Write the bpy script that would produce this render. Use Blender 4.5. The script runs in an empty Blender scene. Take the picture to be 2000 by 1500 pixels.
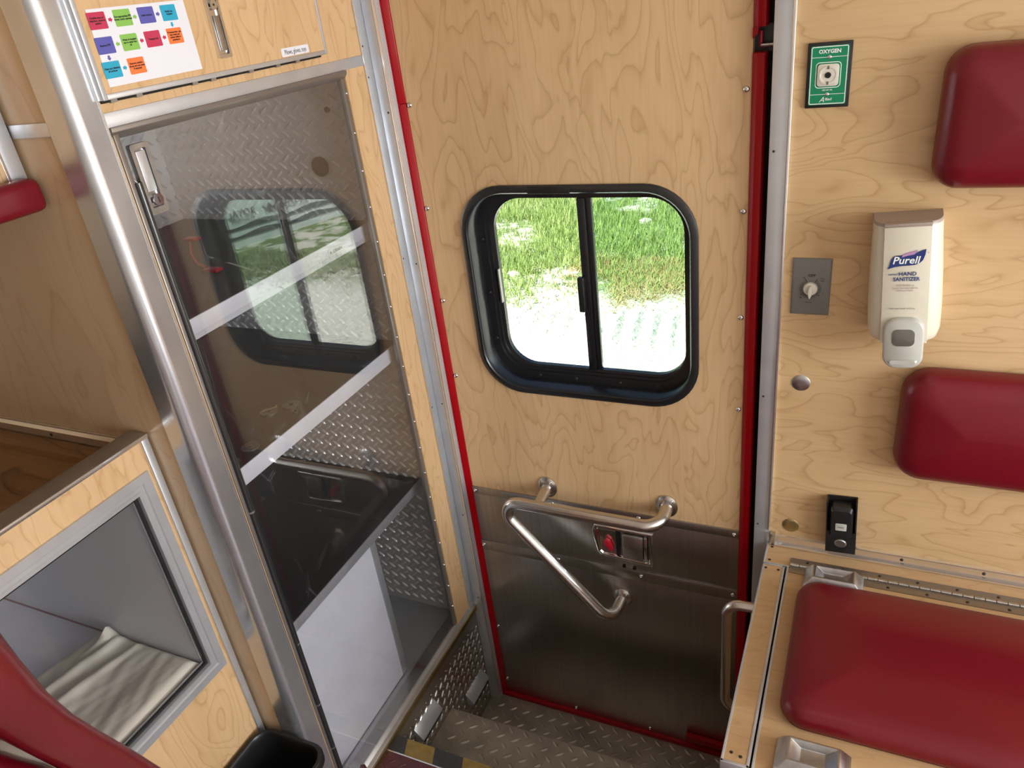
import bpy, bmesh, math, random
from mathutils import Vector, Matrix
random.seed(7)
SC = bpy.context.scene
COL = SC.collection

# ------------------------------------------------------------------ camera
cd = bpy.data.cameras.new('camera'); cam = bpy.data.objects.new('camera', cd); COL.objects.link(cam)
cd.sensor_width = 36.0; cd.lens = 1476.07 / 2000 * 36.0; cd.clip_start = 0.02; cd.clip_end = 200
RIGHT = Vector((0.90772876, 0.40284682, -0.11723025))
DOWN = Vector((0.09481971, -0.46916014, -0.87800797))
FWD = Vector((-0.40870248, 0.78587735, -0.46406797))
m = Matrix.Identity(4)
for i in range(3):
    m[i][0] = RIGHT[i]; m[i][1] = -DOWN[i]; m[i][2] = -FWD[i]
m[0][3], m[1][3], m[2][3] = 0.0, -1.44, 1.65
cam.matrix_world = m
SC.camera = cam

# ------------------------------------------------------------------ world, sun, lights, exposure
w = bpy.data.worlds.new('world'); SC.world = w; w.use_nodes = True
bg = w.node_tree.nodes['Background']
sky = w.node_tree.nodes.new('ShaderNodeTexSky'); sky.sky_type = 'NISHITA'
sky.sun_disc = False; sky.sun_elevation = math.radians(58); sky.sun_rotation = math.radians(200)
w.node_tree.links.new(sky.outputs[0], bg.inputs[0]); bg.inputs[1].default_value = 0.22

def lamp(name, kind, energy, loc, direction, color=(1, 1, 1), **kw):
    d = bpy.data.lights.new(name, kind); d.energy = energy; d.color = color
    for k, v in kw.items(): setattr(d, k, v)
    o = bpy.data.objects.new(name, d); COL.objects.link(o); o.location = loc
    o.rotation_euler = Vector(direction).to_track_quat('-Z', 'Y').to_euler()
    return o
lamp('sun', 'SUN', 12.0, (0, -5, 10), (0.35, 0.45, -0.95), (1.0, 0.96, 0.88), angle=0.009)
# daylight entering through the open rear doorway of the vehicle
lamp('rear_doorway_daylight', 'AREA', 84, (2.52, -1.12, 1.24), (-1, 0.06, -0.03), (0.95, 0.98, 1.0), shape='RECTANGLE', size=1.5, size_y=1.2)
vs = SC.view_settings
vs.view_transform = 'Standard'; vs.look = 'None'; vs.exposure = -0.06; vs.gamma = 1.0; vs.use_curve_mapping = False

# ------------------------------------------------------------------ materials
MATS = {}
def newmat(name):
    mt = bpy.data.materials.new(name); mt.use_nodes = True
    nt = mt.node_tree; b = nt.nodes['Principled BSDF']
    MATS[name] = mt
    return mt, nt, b
def N(nt, t, **kw):
    n = nt.nodes.new(t)
    for k, v in kw.items(): setattr(n, k, v)
    return n
def plain(name, col, rough=0.5, metal=0.0, bump=0.0, bscale=200, spec=0.5, var=0.0, vscale=8, coat=0.0, stretch=None):
    mt, nt, b = newmat(name)
    b.inputs['Base Color'].default_value = (*col, 1); b.inputs['Roughness'].default_value = rough
    b.inputs['Metallic'].default_value = metal; b.inputs['Specular IOR Level'].default_value = spec
    b.inputs['Coat Weight'].default_value = coat
    geo = N(nt, 'ShaderNodeNewGeometry'); mp = N(nt, 'ShaderNodeMapping')
    nt.links.new(geo.outputs['Position'], mp.inputs[0])
    if stretch: mp.inputs['Scale'].default_value = stretch
    if var:
        n = N(nt, 'ShaderNodeTexNoise'); n.inputs['Scale'].default_value = vscale; n.inputs['Detail'].default_value = 4
        nt.links.new(mp.outputs[0], n.inputs['Vector'])
        r = N(nt, 'ShaderNodeValToRGB')
        r.color_ramp.elements[0].position = 0.3; r.color_ramp.elements[1].position = 0.7
        r.color_ramp.elements[0].color = (*[c * (1 - var) for c in col], 1); r.color_ramp.elements[1].color = (*[min(1, c * (1 + var)) for c in col], 1)
        nt.links.new(n.outputs[0], r.inputs[0]); nt.links.new(r.outputs[0], b.inputs['Base Color'])
    if bump:
        n = N(nt, 'ShaderNodeTexNoise'); n.inputs['Scale'].default_value = bscale; n.inputs['Detail'].default_value = 3
        nt.links.new(mp.outputs[0], n.inputs['Vector'])
        bp = N(nt, 'ShaderNodeBump'); bp.inputs['Strength'].default_value = bump; bp.inputs['Distance'].default_value = 0.001
        nt.links.new(n.outputs[0], bp.inputs['Height']); nt.links.new(bp.outputs[0], b.inputs['Normal'])
    return mt

def wood(name, light, dark, grain, K=9.0, lo=1.3, ac=5.5, off=(0, 0, 0), line=1.0, rough=0.42, spec=0.35):
    """maple laminate: cathedral growth-ring contours stretched along one axis"""
    mt, nt, b = newmat(name)
    sc = [ac, ac, ac]; sc['xyz'.index(grain)] = lo
    geo = N(nt, 'ShaderNodeNewGeometry'); mp = N(nt, 'ShaderNodeMapping')
    mp.inputs['Scale'].default_value = sc; mp.inputs['Location'].default_value = off
    nt.links.new(geo.outputs['Position'], mp.inputs[0])
    n = N(nt, 'ShaderNodeTexNoise'); n.inputs['Scale'].default_value = 1.0; n.inputs['Detail'].default_value = 2.6
    n.inputs['Roughness'].default_value = 0.42; n.inputs['Distortion'].default_value = 0.55
    nt.links.new(mp.outputs[0], n.inputs['Vector'])
    mu = N(nt, 'ShaderNodeMath', operation='MULTIPLY'); mu.inputs[1].default_value = K
    fr = N(nt, 'ShaderNodeMath', operation='FRACT')
    nt.links.new(n.outputs[0], mu.inputs[0]); nt.links.new(mu.outputs[0], fr.inputs[0])
    r = N(nt, 'ShaderNodeValToRGB'); e = r.color_ramp.elements
    e[0].position = 0.0; e[0].color = (0.25, 0.25, 0.25, 1); e[1].position = 1.0; e[1].color = (0.55, 0.55, 0.55, 1)
    for p, v in ((0.03, 0.9), (0.08, 0.55), (0.2, 0.22), (0.45, 0.08), (0.85, 0.05), (0.97, 0.15)):
        x = e.new(p); x.color = (v, v, v, 1)
    nt.links.new(fr.outputs[0], r.inputs[0])
    # fine fibres
    mp2 = N(nt, 'ShaderNodeMapping'); s2 = [160, 160, 160]; s2['xyz'.index(grain)] = 7
    mp2.inputs['Scale'].default_value = s2; nt.links.new(geo.outputs['Position'], mp2.inputs[0])
    n2 = N(nt, 'ShaderNodeTexNoise'); n2.inputs['Scale'].default_value = 1; n2.inputs['Detail'].default_value = 3
    nt.links.new(mp2.outputs[0], n2.inputs['Vector'])
    # broad colour drift
    mp3 = N(nt, 'ShaderNodeMapping'); s3 = [7, 7, 7]; s3['xyz'.index(grain)] = 1.2
    mp3.inputs['Scale'].default_value = s3; nt.links.new(geo.outputs['Position'], mp3.inputs[0])
    n3 = N(nt, 'ShaderNodeTexNoise'); n3.inputs['Scale'].default_value = 1; n3.inputs['Detail'].default_value = 3
    nt.links.new(mp3.outputs[0], n3.inputs['Vector'])
    a1 = N(nt, 'ShaderNodeMath', operation='MULTIPLY'); a1.inputs[1].default_value = 0.62 * line
    nt.links.new(r.outputs[0], a1.inputs[0])
    a2 = N(nt, 'ShaderNodeMath', operation='MULTIPLY_ADD'); a2.inputs[1].default_value = 0.42; a2.inputs[2].default_value = -0.10
    nt.links.new(n2.outputs[0], a2.inputs[0])
    a3 = N(nt, 'ShaderNodeMath', operation='MULTIPLY_ADD'); a3.inputs[1].default_value = 0.75; a3.inputs[2].default_value = -0.28
    nt.links.new(n3.outputs[0], a3.inputs[0])
    s = N(nt, 'ShaderNodeMath', operation='ADD'); s_ = N(nt, 'ShaderNodeMath', operation='ADD', use_clamp=True)
    nt.links.new(a1.outputs[0], s.inputs[0]); nt.links.new(a2.outputs[0], s.inputs[1])
    nt.links.new(s.outputs[0], s_.inputs[0]); nt.links.new(a3.outputs[0], s_.inputs[1])
    mx = N(nt, 'ShaderNodeMix', data_type='RGBA')
    mx.inputs['A'].default_value = (*light, 1); mx.inputs['B'].default_value = (*dark, 1)
    nt.links.new(s_.outputs[0], mx.inputs['Factor']); nt.links.new(mx.outputs['Result'], b.inputs['Base Color'])
    b.inputs['Roughness'].default_value = rough; b.inputs['Specular IOR Level'].default_value = spec
    return mt

def sheet(name, tint, f0, rough=0.0, scratches=False):
    """clear plastic or glass pane: Fresnel mirror over straight-through transmission"""
    mt, nt, b = newmat(name); nt.nodes.remove(b)
    out = nt.nodes['Material Output']
    lw = N(nt, 'ShaderNodeLayerWeight'); lw.inputs['Blend'].default_value = 0.5
    p = N(nt, 'ShaderNodeMath', operation='POWER'); p.inputs[1].default_value = 4.0
    nt.links.new(lw.outputs['Facing'], p.inputs[0])
    ma = N(nt, 'ShaderNodeMath', operation='MULTIPLY_ADD', use_clamp=True)
    ma.inputs[1].default_value = 1 - f0; ma.inputs[2].default_value = f0; nt.links.new(p.outputs[0], ma.inputs[0])
    tr = N(nt, 'ShaderNodeBsdfTransparent'); tr.inputs[0].default_value = (*tint, 1)
    gl = N(nt, 'ShaderNodeBsdfGlossy'); gl.inputs['Roughness'].default_value = rough
    mx = N(nt, 'ShaderNodeMixShader')
    nt.links.new(ma.outputs[0], mx.inputs[0]); nt.links.new(tr.outputs[0], mx.inputs[1]); nt.links.new(gl.outputs[0], mx.inputs[2])
    fin = mx
    if scratches:
        geo = N(nt, 'ShaderNodeNewGeometry'); fac = None
        for rot, sc_, thr in ((0.5, 6.0, 0.0022), (2.1, 9.0, 0.002)):
            mp = N(nt, 'ShaderNodeMapping'); mp.inputs['Rotation'].default_value = (rot, 0, 0); mp.inputs['Scale'].default_value = (0.0, sc_, sc_ * 0.45)
            nt.links.new(geo.outputs['Position'], mp.inputs[0])
            vo = N(nt, 'ShaderNodeTexVoronoi', feature='DISTANCE_TO_EDGE'); vo.inputs['Scale'].default_value = 1.0; nt.links.new(mp.outputs[0], vo.inputs['Vector'])
            lt_ = N(nt, 'ShaderNodeMath', operation='LESS_THAN'); lt_.inputs[1].default_value = thr; nt.links.new(vo.outputs['Distance'], lt_.inputs[0])
            no = N(nt, 'ShaderNodeTexNoise'); no.inputs['Scale'].default_value = 9.0 + sc_; nt.links.new(geo.outputs['Position'], no.inputs['Vector'])
            gt = N(nt, 'ShaderNodeMath', operation='GREATER_THAN'); gt.inputs[1].default_value = 0.57; nt.links.new(no.outputs[0], gt.inputs[0])
            ml = N(nt, 'ShaderNodeMath', operation='MULTIPLY'); nt.links.new(lt_.outputs[0], ml.inputs[0]); nt.links.new(gt.outputs[0], ml.inputs[1])
            if fac is None: fac = ml
            else:
                ad = N(nt, 'ShaderNodeMath', operation='MAXIMUM'); nt.links.new(fac.outputs[0], ad.inputs[0]); nt.links.new(ml.outputs[0], ad.inputs[1]); fac = ad
        hz = N(nt, 'ShaderNodeMath', operation='MULTIPLY_ADD'); hz.inputs[1].default_value = 0.06; hz.inputs[2].default_value = 0.004; nt.links.new(fac.outputs[0], hz.inputs[0])
        df = N(nt, 'ShaderNodeBsdfDiffuse'); df.inputs[0].default_value = (0.85, 0.87, 0.9, 1)
        fin = N(nt, 'ShaderNodeMixShader'); nt.links.new(hz.outputs[0], fin.inputs[0]); nt.links.new(mx.outputs[0], fin.inputs[1]); nt.links.new(df.outputs[0], fin.inputs[2])
    nt.links.new(fin.outputs[0], out.inputs[0])
    return mt

def emit(name, col, s):
    mt, nt, b = newmat(name)
    b.inputs['Base Color'].default_value = (*col, 1); b.inputs['Emission Color'].default_value = (*col, 1); b.inputs['Emission Strength'].default_value = s
    return mt

LW, DW = (0.725, 0.50, 0.278), (0.47, 0.28, 0.125)
M_DOORWOOD = wood('maple_door', LW, DW, 'z', K=11, lo=3.0, ac=10.0, off=(3.1, 0, 0.4))
M_WALLWOOD = wood('maple_wall', (0.67, 0.46, 0.248), (0.43, 0.252, 0.105), 'x', K=10, lo=3.6, ac=11, off=(0.7, 0, 2.2))
M_CABWOOD = wood('maple_cabinet', (0.69, 0.465, 0.258), (0.46, 0.265, 0.115), 'z', K=10, lo=4, ac=12, off=(0, 1.3, 5.0))
M_SIDEWOOD = wood('maple_side_panel', (0.63, 0.46, 0.29), (0.41, 0.265, 0.14), 'z', K=8, lo=2.6, ac=8, off=(2.0, 0, 1.0), rough=0.28, line=0.7)
M_BENCHWOOD = wood('maple_bench', (0.585, 0.385, 0.20), (0.39, 0.225, 0.10), 'x', K=9, lo=3.0, ac=12, off=(0, 4, 0), line=0.55)
M_OLDWOOD = wood('stained_plywood', (0.36, 0.20, 0.09), (0.09, 0.045, 0.02), 'x', K=5, lo=3, ac=9, rough=0.7)
M_ALU = plain('brushed_aluminium', (0.60, 0.615, 0.645), 0.32, 0.6, bump=0.05, bscale=300, var=0.06, vscale=15)
M_POST = plain('post_aluminium', (0.55, 0.565, 0.59), 0.22, 0.8, var=0.05, vscale=20)
M_HINGE = plain('dark_hinge_steel', (0.34, 0.30, 0.26), 0.35, 0.85)
M_ALUDARK = plain('worn_aluminium', (0.42, 0.41, 0.40), 0.38, 0.9, var=0.15, vscale=12)
M_ALUEDGE = plain('polished_edge', (0.9, 0.9, 0.9), 0.2, 0.9)
M_STEEL = plain('brushed_steel', (0.44, 0.425, 0.40), 0.33, 1.0, bump=0.15, bscale=60, var=0.08, vscale=3, stretch=(40, 1, 0.6))
M_TUBE = plain('stainless_tube', (0.66, 0.64, 0.61), 0.24, 1.0, var=0.04, vscale=30)
M_CHROME = plain('chrome', (0.75, 0.75, 0.76), 0.1, 1.0)
M_NICKEL = plain('dull_nickel', (0.55, 0.54, 0.50), 0.3, 1.0, var=0.2, vscale=120)
M_CAST = plain('cast_zinc', (0.50, 0.50, 0.51), 0.3, 1.0, bump=0.2, bscale=150, var=0.15, vscale=40)
M_RED = plain('red_vinyl', (0.165, 0.004, 0.012), 0.30, 0, bump=0.10, bscale=900, var=0.08, vscale=6, spec=0.45)
M_REDSEAT = plain('glossy_red_vinyl', (0.175, 0.004, 0.013), 0.22, 0, bump=0.12, bscale=700, spec=0.9)
M_REDPAINT = plain('red_paint', (0.31, 0.001, 0.005), 0.3, 0, spec=0.25)
M_BLACK = plain('black_plastic', (0.012, 0.012, 0.013), 0.35, 0, spec=0.5)
M_BLACKSATIN = plain('black_anodised', (0.010, 0.011, 0.013), 0.27, 0.0, spec=0.7)
M_RUBBER = plain('black_rubber', (0.006, 0.006, 0.006), 0.8)
M_SEAL = plain('glossy_seal', (0.02, 0.02, 0.022), 0.22, 0, spec=0.8)
M_DIAMOND = plain('diamond_plate', (0.50, 0.47, 0.44), 0.30, 0.95, var=0.1, vscale=10)
M_CABDIAMOND = plain('cabinet_diamond_plate', (0.74, 0.735, 0.73), 0.34, 0.35, var=0.06, vscale=6)
M_TREAD = plain('worn_tread_plate', (0.40, 0.36, 0.29), 0.42, 0.45, var=0.2, vscale=14)
M_FLOOR = plain('maroon_floor', (0.10, 0.025, 0.03), 0.45, 0, var=0.2, vscale=20)
M_WHITE = plain('white_board', (0.78, 0.79, 0.86), 0.35, 0, var=0.06, vscale=9)
M_GREYLINER = plain('grey_liner', (0.78, 0.79, 0.83), 0.4, 0, var=0.04, vscale=6)
M_CEIL = plain('white_ceiling', (0.72, 0.71, 0.69), 0.6, 0, var=0.02)
M_SHELF = plain('brown_shelf', (0.062, 0.055, 0.050), 0.5, 0, var=0.1, vscale=5)
M_DARKSHELF = plain('black_shelf', (0.012, 0.013, 0.015), 0.4, 0)
M_ACRYL = sheet('smoked_acrylic', (0.975, 0.975, 0.98), 0.125, 0.003, True)
M_GLASS = sheet('window_glass', (0.98, 1.0, 0.97), 0.03)
M_TINT = sheet('tinted_window_glass', (0.80, 0.90, 0.83), 0.04)
M_PLEXI = sheet('clear_acrylic', (0.97, 0.97, 0.97), 0.05)
M_CREAM = plain('cream_plastic', (0.70, 0.655, 0.53), 0.28, 0, spec=0.5)
M_TAUPE = plain('taupe_plastic', (0.36, 0.29, 0.24), 0.4)
M_GREYPLAS = plain('grey_plastic', (0.50, 0.50, 0.45), 0.3)
M_SMOKE = plain('smoky_window', (0.13, 0.12, 0.10), 0.06, 0, spec=1.0)
M_GREEN = plain('green_enamel', (0.0, 0.23, 0.10), 0.35)
M_PRINTW = plain('white_print', (0.85, 0.9, 0.85), 0.5)
M_NAVY = plain('navy_print', (0.01, 0.03, 0.16), 0.5)
M_LILAC = plain('lilac_print', (0.48, 0.27, 0.47), 0.5)
M_MAUVE = plain('mauve_print', (0.36, 0.22, 0.24), 0.5)
M_INK = plain('black_print', (0.01, 0.01, 0.01), 0.6)
M_GREYINK = plain('grey_print', (0.14, 0.13, 0.12), 0.6)
M_TIMER = plain('grey_timer_plate', (0.19, 0.187, 0.175), 0.35, 0.2)
M_IVORY = plain('ivory_knob', (0.70, 0.66, 0.56), 0.35)
M_PAPER = plain('paper', (0.76, 0.76, 0.81), 0.6)
M_CLOTH = plain('cream_cloth', (0.80, 0.745, 0.65), 0.85, 0, bump=0.25, bscale=700, var=0.06, vscale=15)
M_YELLOW = plain('yellow_tape', (0.24, 0.155, 0.035), 0.5, var=0.25, vscale=40)
M_TAPEBLK = plain('black_tape', (0.035, 0.035, 0.037), 0.5, var=0.25, vscale=40)
M_BEIGE = plain('beige_shell', (0.80, 0.75, 0.64), 0.3)
M_PINK = plain('poster_crimson', (0.52, 0.03, 0.085), 0.6)
M_LIME = plain('poster_green', (0.24, 0.50, 0.09), 0.6)
M_VIOLET = plain('poster_violet', (0.10, 0.095, 0.40), 0.6)
M_CYAN = plain('poster_cyan', (0.02, 0.36, 0.55), 0.6)
M_ORANGE = plain('poster_orange', (0.90, 0.19, 0.045), 0.6)
M_LIGHTLENS = plain('step_light_lens', (0.55, 0.52, 0.46), 0.25)
M_SCREWDARK = plain('dark_screw', (0.05, 0.035, 0.03), 0.5, 0.5)
M_REDLEVER = plain('red_lever', (0.55, 0.01, 0.03), 0.3)
M_BRASS = plain('dull_brass', (0.45, 0.36, 0.18), 0.35, 1.0)

# ------------------------------------------------------------------ mesh helpers
WLOC = {}
class MB:
    def __init__(s): s.v = []; s.f = []
    def add(s, vs_, fs):
        k = len(s.v); s.v += [tuple(v) for v in vs_]; s.f += [tuple(i + k for i in f) for f in fs]; return s
    def box(s, x0, x1, y0, y1, z0, z1):
        x0, x1 = sorted((x0, x1)); y0, y1 = sorted((y0, y1)); z0, z1 = sorted((z0, z1))
        return s.add([(x0, y0, z0), (x1, y0, z0), (x1, y1, z0), (x0, y1, z0), (x0, y0, z1), (x1, y0, z1), (x1, y1, z1), (x0, y1, z1)],
                     [(0, 3, 2, 1), (4, 5, 6, 7), (0, 1, 5, 4), (1, 2, 6, 5), (2, 3, 7, 6), (3, 0, 4, 7)])
    def loft(s, rings, cap0=True, cap1=True, close=False):
        n = len(rings[0]); vs_ = [p for r in rings for p in r]; fs = []
        R = len(rings)
        for i in range(R if close else R - 1):
            a, b = i * n, ((i + 1) % R) * n
            for j in range(n): fs.append((a + j, a + (j + 1) % n, b + (j + 1) % n, b + j))
        if not close:
            if cap0: fs.append(tuple(reversed(range(n))))
            if cap1: fs.append(tuple(range((R - 1) * n, R * n)))
        return s.add(vs_, fs)
    def prism(s, pts, o, u, v, nrm, d0, d1):
        o, u, v, nrm = Vector(o), Vector(u), Vector(v), Vector(nrm)
        return s.loft([[o + u * a + v * b + nrm * d for a, b in pts] for d in (d0, d1)])
    def tube(s, path, r, n=16, cap=True):
        path = [Vector(p) for p in path]; rs = r if isinstance(r, (list, tuple)) else [r] * len(path)
        t0 = (path[1] - path[0]).normalized(); up = Vector((0, 0, 1)) if abs(t0.z) < 0.9 else Vector((1, 0, 0))
        nn = t0.cross(up).normalized(); rings = []
        for i, p in enumerate(path):
            t = (path[min(i + 1, len(path) - 1)] - path[max(i - 1, 0)]).normalized()
            nn = (nn - t * nn.dot(t)).normalized(); bb = t.cross(nn)
            rings.append([p + (nn * math.cos(2 * math.pi * k / n) + bb * math.sin(2 * math.pi * k / n)) * rs[i] for k in range(n)])
        return s.loft(rings, cap, cap)
    def cyl(s, p0, p1, r, n=20): return s.tube([p0, p1], r, n)
    def dome(s, p, nrm, r, h, n=14):
        p, nrm = Vector(p), Vector(nrm).normalized(); a = nrm.orthogonal().normalized(); b = nrm.cross(a)
        rings = [[p + nrm * (h * z) + (a * math.cos(2 * math.pi * k / n) + b * math.sin(2 * math.pi * k / n)) * r * q for k in range(n)] for q, z in ((1, 0), (0.96, 0.35), (0.75, 0.75), (0.42, 1.0), (0.36, 1.0), (0.2, 0.6))]
        return s.loft(rings)
    def build(s, name, mat, parent=None, smooth=None, bevel=0.0, seg=2, kind=None, subsurf=0):
        bm = bmesh.new()
        vs_ = [bm.verts.new(v) for v in s.v]
        for f in s.f:
            try: bm.faces.new([vs_[i] for i in f])
            except ValueError: pass
        bmesh.ops.recalc_face_normals(bm, faces=bm.faces)
        if bevel:
            es = [e for e in bm.edges if len(e.link_faces) == 2 and e.calc_face_angle(0) > 0.5]
            bmesh.ops.bevel(bm, geom=es, offset=bevel, segments=seg, affect='EDGES', profile=0.5, clamp_overlap=True)
        xs = [v.co for v in bm.verts]
        lo = Vector([min(c[i] for c in xs) for i in range(3)]); hi = Vector([max(c[i] for c in xs) for i in range(3)])
        o = Vector(((lo.x + hi.x) / 2, (lo.y + hi.y) / 2, lo.z))
        bmesh.ops.translate(bm, verts=bm.verts, vec=-o)
        me = bpy.data.meshes.new(name); bm.to_mesh(me); bm.free()
        if smooth is not None or bevel:
            for p in me.polygons: p.use_smooth = True
            me.set_sharp_from_angle(angle=math.radians(smooth if smooth else 35))
        return place(name, me, mat, o, parent, kind, subsurf)
def place(name, me, mat, o, parent=None, kind=None, subsurf=0):
    if mat and not me.materials: me.materials.append(mat)
    ob = bpy.data.objects.new(name, me); COL.objects.link(ob)
    WLOC[ob.name] = Vector(o)
    if parent is not None:
        ob.parent = parent; ob.location = Vector(o) - WLOC[parent.name]
    else: ob.location = o
    if kind: ob['kind'] = kind
    if subsurf:
        md = ob.modifiers.new('subsurf', 'SUBSURF'); md.levels = subsurf; md.render_levels = subsurf
    return ob
def tag(o, label, cat, group=None, kind=None):
    o['label'] = label; o['category'] = cat
    if group: o['group'] = group
    if kind: o['kind'] = kind
    return o
def thing(name, label, cat, loc, group=None, kind=None):
    o = bpy.data.objects.new(name, None); COL.objects.link(o); o.location = loc; o.empty_display_size = 0.05
    WLOC[o.name] = Vector(loc)
    return tag(o, label, cat, group, kind)
def rrect(x0, x1, z0, z1, r, n=6):
    pts = []
    for cx, cz, a0 in ((x1 - r, z1 - r, 0), (x0 + r, z1 - r, 90), (x0 + r, z0 + r, 180), (x1 - r, z0 + r, 270)):
        for k in range(n + 1):
            a = math.radians(a0 + 90 * k / n); pts.append((cx + r * math.cos(a), cz + r * math.sin(a)))
    return pts
def fillet(pts, rads, n=8):
    pts = [Vector(p) for p in pts]; out = [pts[0]]
    for i in range(1, len(pts) - 1):
        a = (pts[i - 1] - pts[i]).normalized(); b = (pts[i + 1] - pts[i]).normalized(); r = rads[i - 1]
        half = a.angle(b) / 2; d = r / math.tan(half); p0, p1 = pts[i] + a * d, pts[i] + b * d
        c = pts[i] + (a + b).normalized() * (r / math.sin(half))
        va, vb = p0 - c, p1 - c; ang = va.angle(vb); ax = va.cross(vb).normalized()
        for k in range(n + 1): out.append(c + Matrix.Rotation(ang * k / n, 3, ax) @ va)
    out.append(pts[-1]); return out
def text(body, size, o, u, v, mat, parent, name='lettering', shear=0.0, bold=0.0, align='CENTER', lift=0.0004, sx=1.0):
    c = bpy.data.curves.new('t', 'FONT'); c.body = body; c.size = size; c.shear = shear; c.offset = bold
    c.align_x = align; c.align_y = 'CENTER'; c.extrude = 0.00005; c.resolution_u = 2; c.fill_mode = 'BOTH'
    t = bpy.data.objects.new('t', c); COL.objects.link(t)
    dg = bpy.context.evaluated_depsgraph_get(); me = bpy.data.meshes.new_from_object(t.evaluated_get(dg))
    bpy.data.objects.remove(t); bpy.data.curves.remove(c)
    u, v = Vector(u).normalized(), Vector(v).normalized(); n = u.cross(v)
    mt = Matrix((( *(u * sx), 0), (*v, 0), (*n, 0), (0, 0, 0, 1))).transposed()
    me.transform(mt); me.materials.clear()
    return place(name, me, mat, Vector(o) + n * lift, parent)
# shared screw meshes -------------------------------------------------
SCREW = {}
def screw(parent, p, nrm, r=0.0045, h=0.003, mat=None, name='screw'):
    mat = mat or M_CHROME; key = (round(r, 5), round(h, 5), tuple(nrm), mat.name)
    if key not in SCREW:
        b = MB().dome((0, 0, 0), nrm, r, h); bm = bmesh.new(); vs_ = [bm.verts.new(v) for v in b.v]
        for f in b.f: bm.faces.new([vs_[i] for i in f])
        bmesh.ops.recalc_face_normals(bm, faces=bm.faces)
        me = bpy.data.meshes.new('screw'); bm.to_mesh(me); bm.free()
        for q in me.polygons: q.use_smooth = True
        me.set_sharp_from_angle(angle=math.radians(50)); me.materials.append(mat); SCREW[key] = me
    return place(name, SCREW[key], None, Vector(p), parent)
def lugs(mb, o, u, v, U, V, pitch, L, W, H, inside=None, jit=0.0):
    """raised lens-shaped lugs of a tread plate on the rectangle o + [0,U]u + [0,V]v"""
    o, u, v = Vector(o), Vector(u).normalized(), Vector(v).normalized(); n = u.cross(v)
    row = pitch * 0.58; j = 0
    while (j + 0.5) * row < V:
        b_ = (j + 0.5) * row; i = 0
        while (i + 0.25 + 0.5 * (j % 2)) * pitch < U:
            a = (i + 0.25 + 0.5 * (j % 2)) * pitch
            d = (u + v * 0.8).normalized() if j % 2 else (u - v * 0.8).normalized()
            e = n.cross(d); c = o + u * a + v * b_
            mb.add([c - d * L / 2, c - d * L * 0.2 + e * W * 0.42, c + d * L * 0.2 + e * W * 0.42, c + d * L / 2, c + d * L * 0.2 - e * W * 0.42, c - d * L * 0.2 - e * W * 0.42, c - d * L * 0.28 + n * H, c + d * L * 0.28 + n * H],
                   [(0, 1, 6), (1, 2, 7, 6), (2, 3, 7), (3, 4, 7), (4, 5, 6, 7), (5, 0, 6)])
            i += 1
        j += 1
    return mb

XL = -0.976          # face of the tall cabinet
DY = 0.03            # inner face of the side door
FX, FZ = Vector((1, 0, 0)), Vector((0, 0, 1)); FY = Vector((0, 1, 0))

# ------------------------------------------------------------------ room shell
fl = MB()
fl.box(-1.75, 2.6, -2.25, -0.505, -0.03, 0.0); fl.box(-0.139, 2.6, -0.505, 0.0, -0.03, 0.0); fl.box(-1.75, XL - 0.012, -0.505, 0.0, -0.03, 0.0)
floor = tag(fl.build('floor', M_FLOOR), 'maroon diamond patterned vehicle floor beside the step well', 'floor', kind='structure')
lugs(MB(), (XL + 0.01, -0.80, 0.0), FX, FY, 0.45, 0.29, 0.030, 0.022, 0.007, 0.0016).build('floor_lug_pattern', M_FLOOR, floor, kind='stuff')
MBx = MB().box(-1.75, 2.6, -2.25, 0.1, 1.98, 2.02)
tag(MBx.build('ceiling', M_CEIL), 'white ceiling panel of the vehicle box', 'ceiling', kind='structure')
ws = MB().box(-0.139, 2.6, 0.0, 0.10, -0.4, 1.98)
wall_right = tag(ws.build('wall_right', M_WALLWOOD), 'maple laminate side wall with horizontal grain behind the bench', 'wall', kind='structure')
wl = MB().box(-1.75, XL - 0.001, 0.0, 0.10, -0.45, 1.98).box(XL - 0.001, -0.139, 0.0, 0.10, 1.80, 1.98)
tag(wl.build('wall_front', M_DOORWOOD), 'wall section around the head of the side door', 'wall', kind='structure')
tag(MB().box(-1.80, -1.75, -2.25, 0.1, -0.1, 1.98).build('wall_bulkhead', M_SIDEWOOD), 'maple bulkhead wall behind the cabinets', 'wall', kind='structure')
tag(MB().box(-1.75, 2.6, -2.30, -2.25, -0.1, 1.98).build('wall_opposite', M_CEIL), 'pale laminate wall opposite the side door', 'wall', kind='structure')
wb = MB().box(2.6, 2.65, -2.25, -1.95, -0.1, 1.98).box(2.6, 2.65, -0.30, 0.1, -0.1, 1.98).box(2.6, 2.65, -1.95, -0.30, 1.88, 1.98)
tag(wb.build('wall_rear', M_CEIL), 'rear wall frame around the open back doorway', 'wall', kind='structure')

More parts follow.
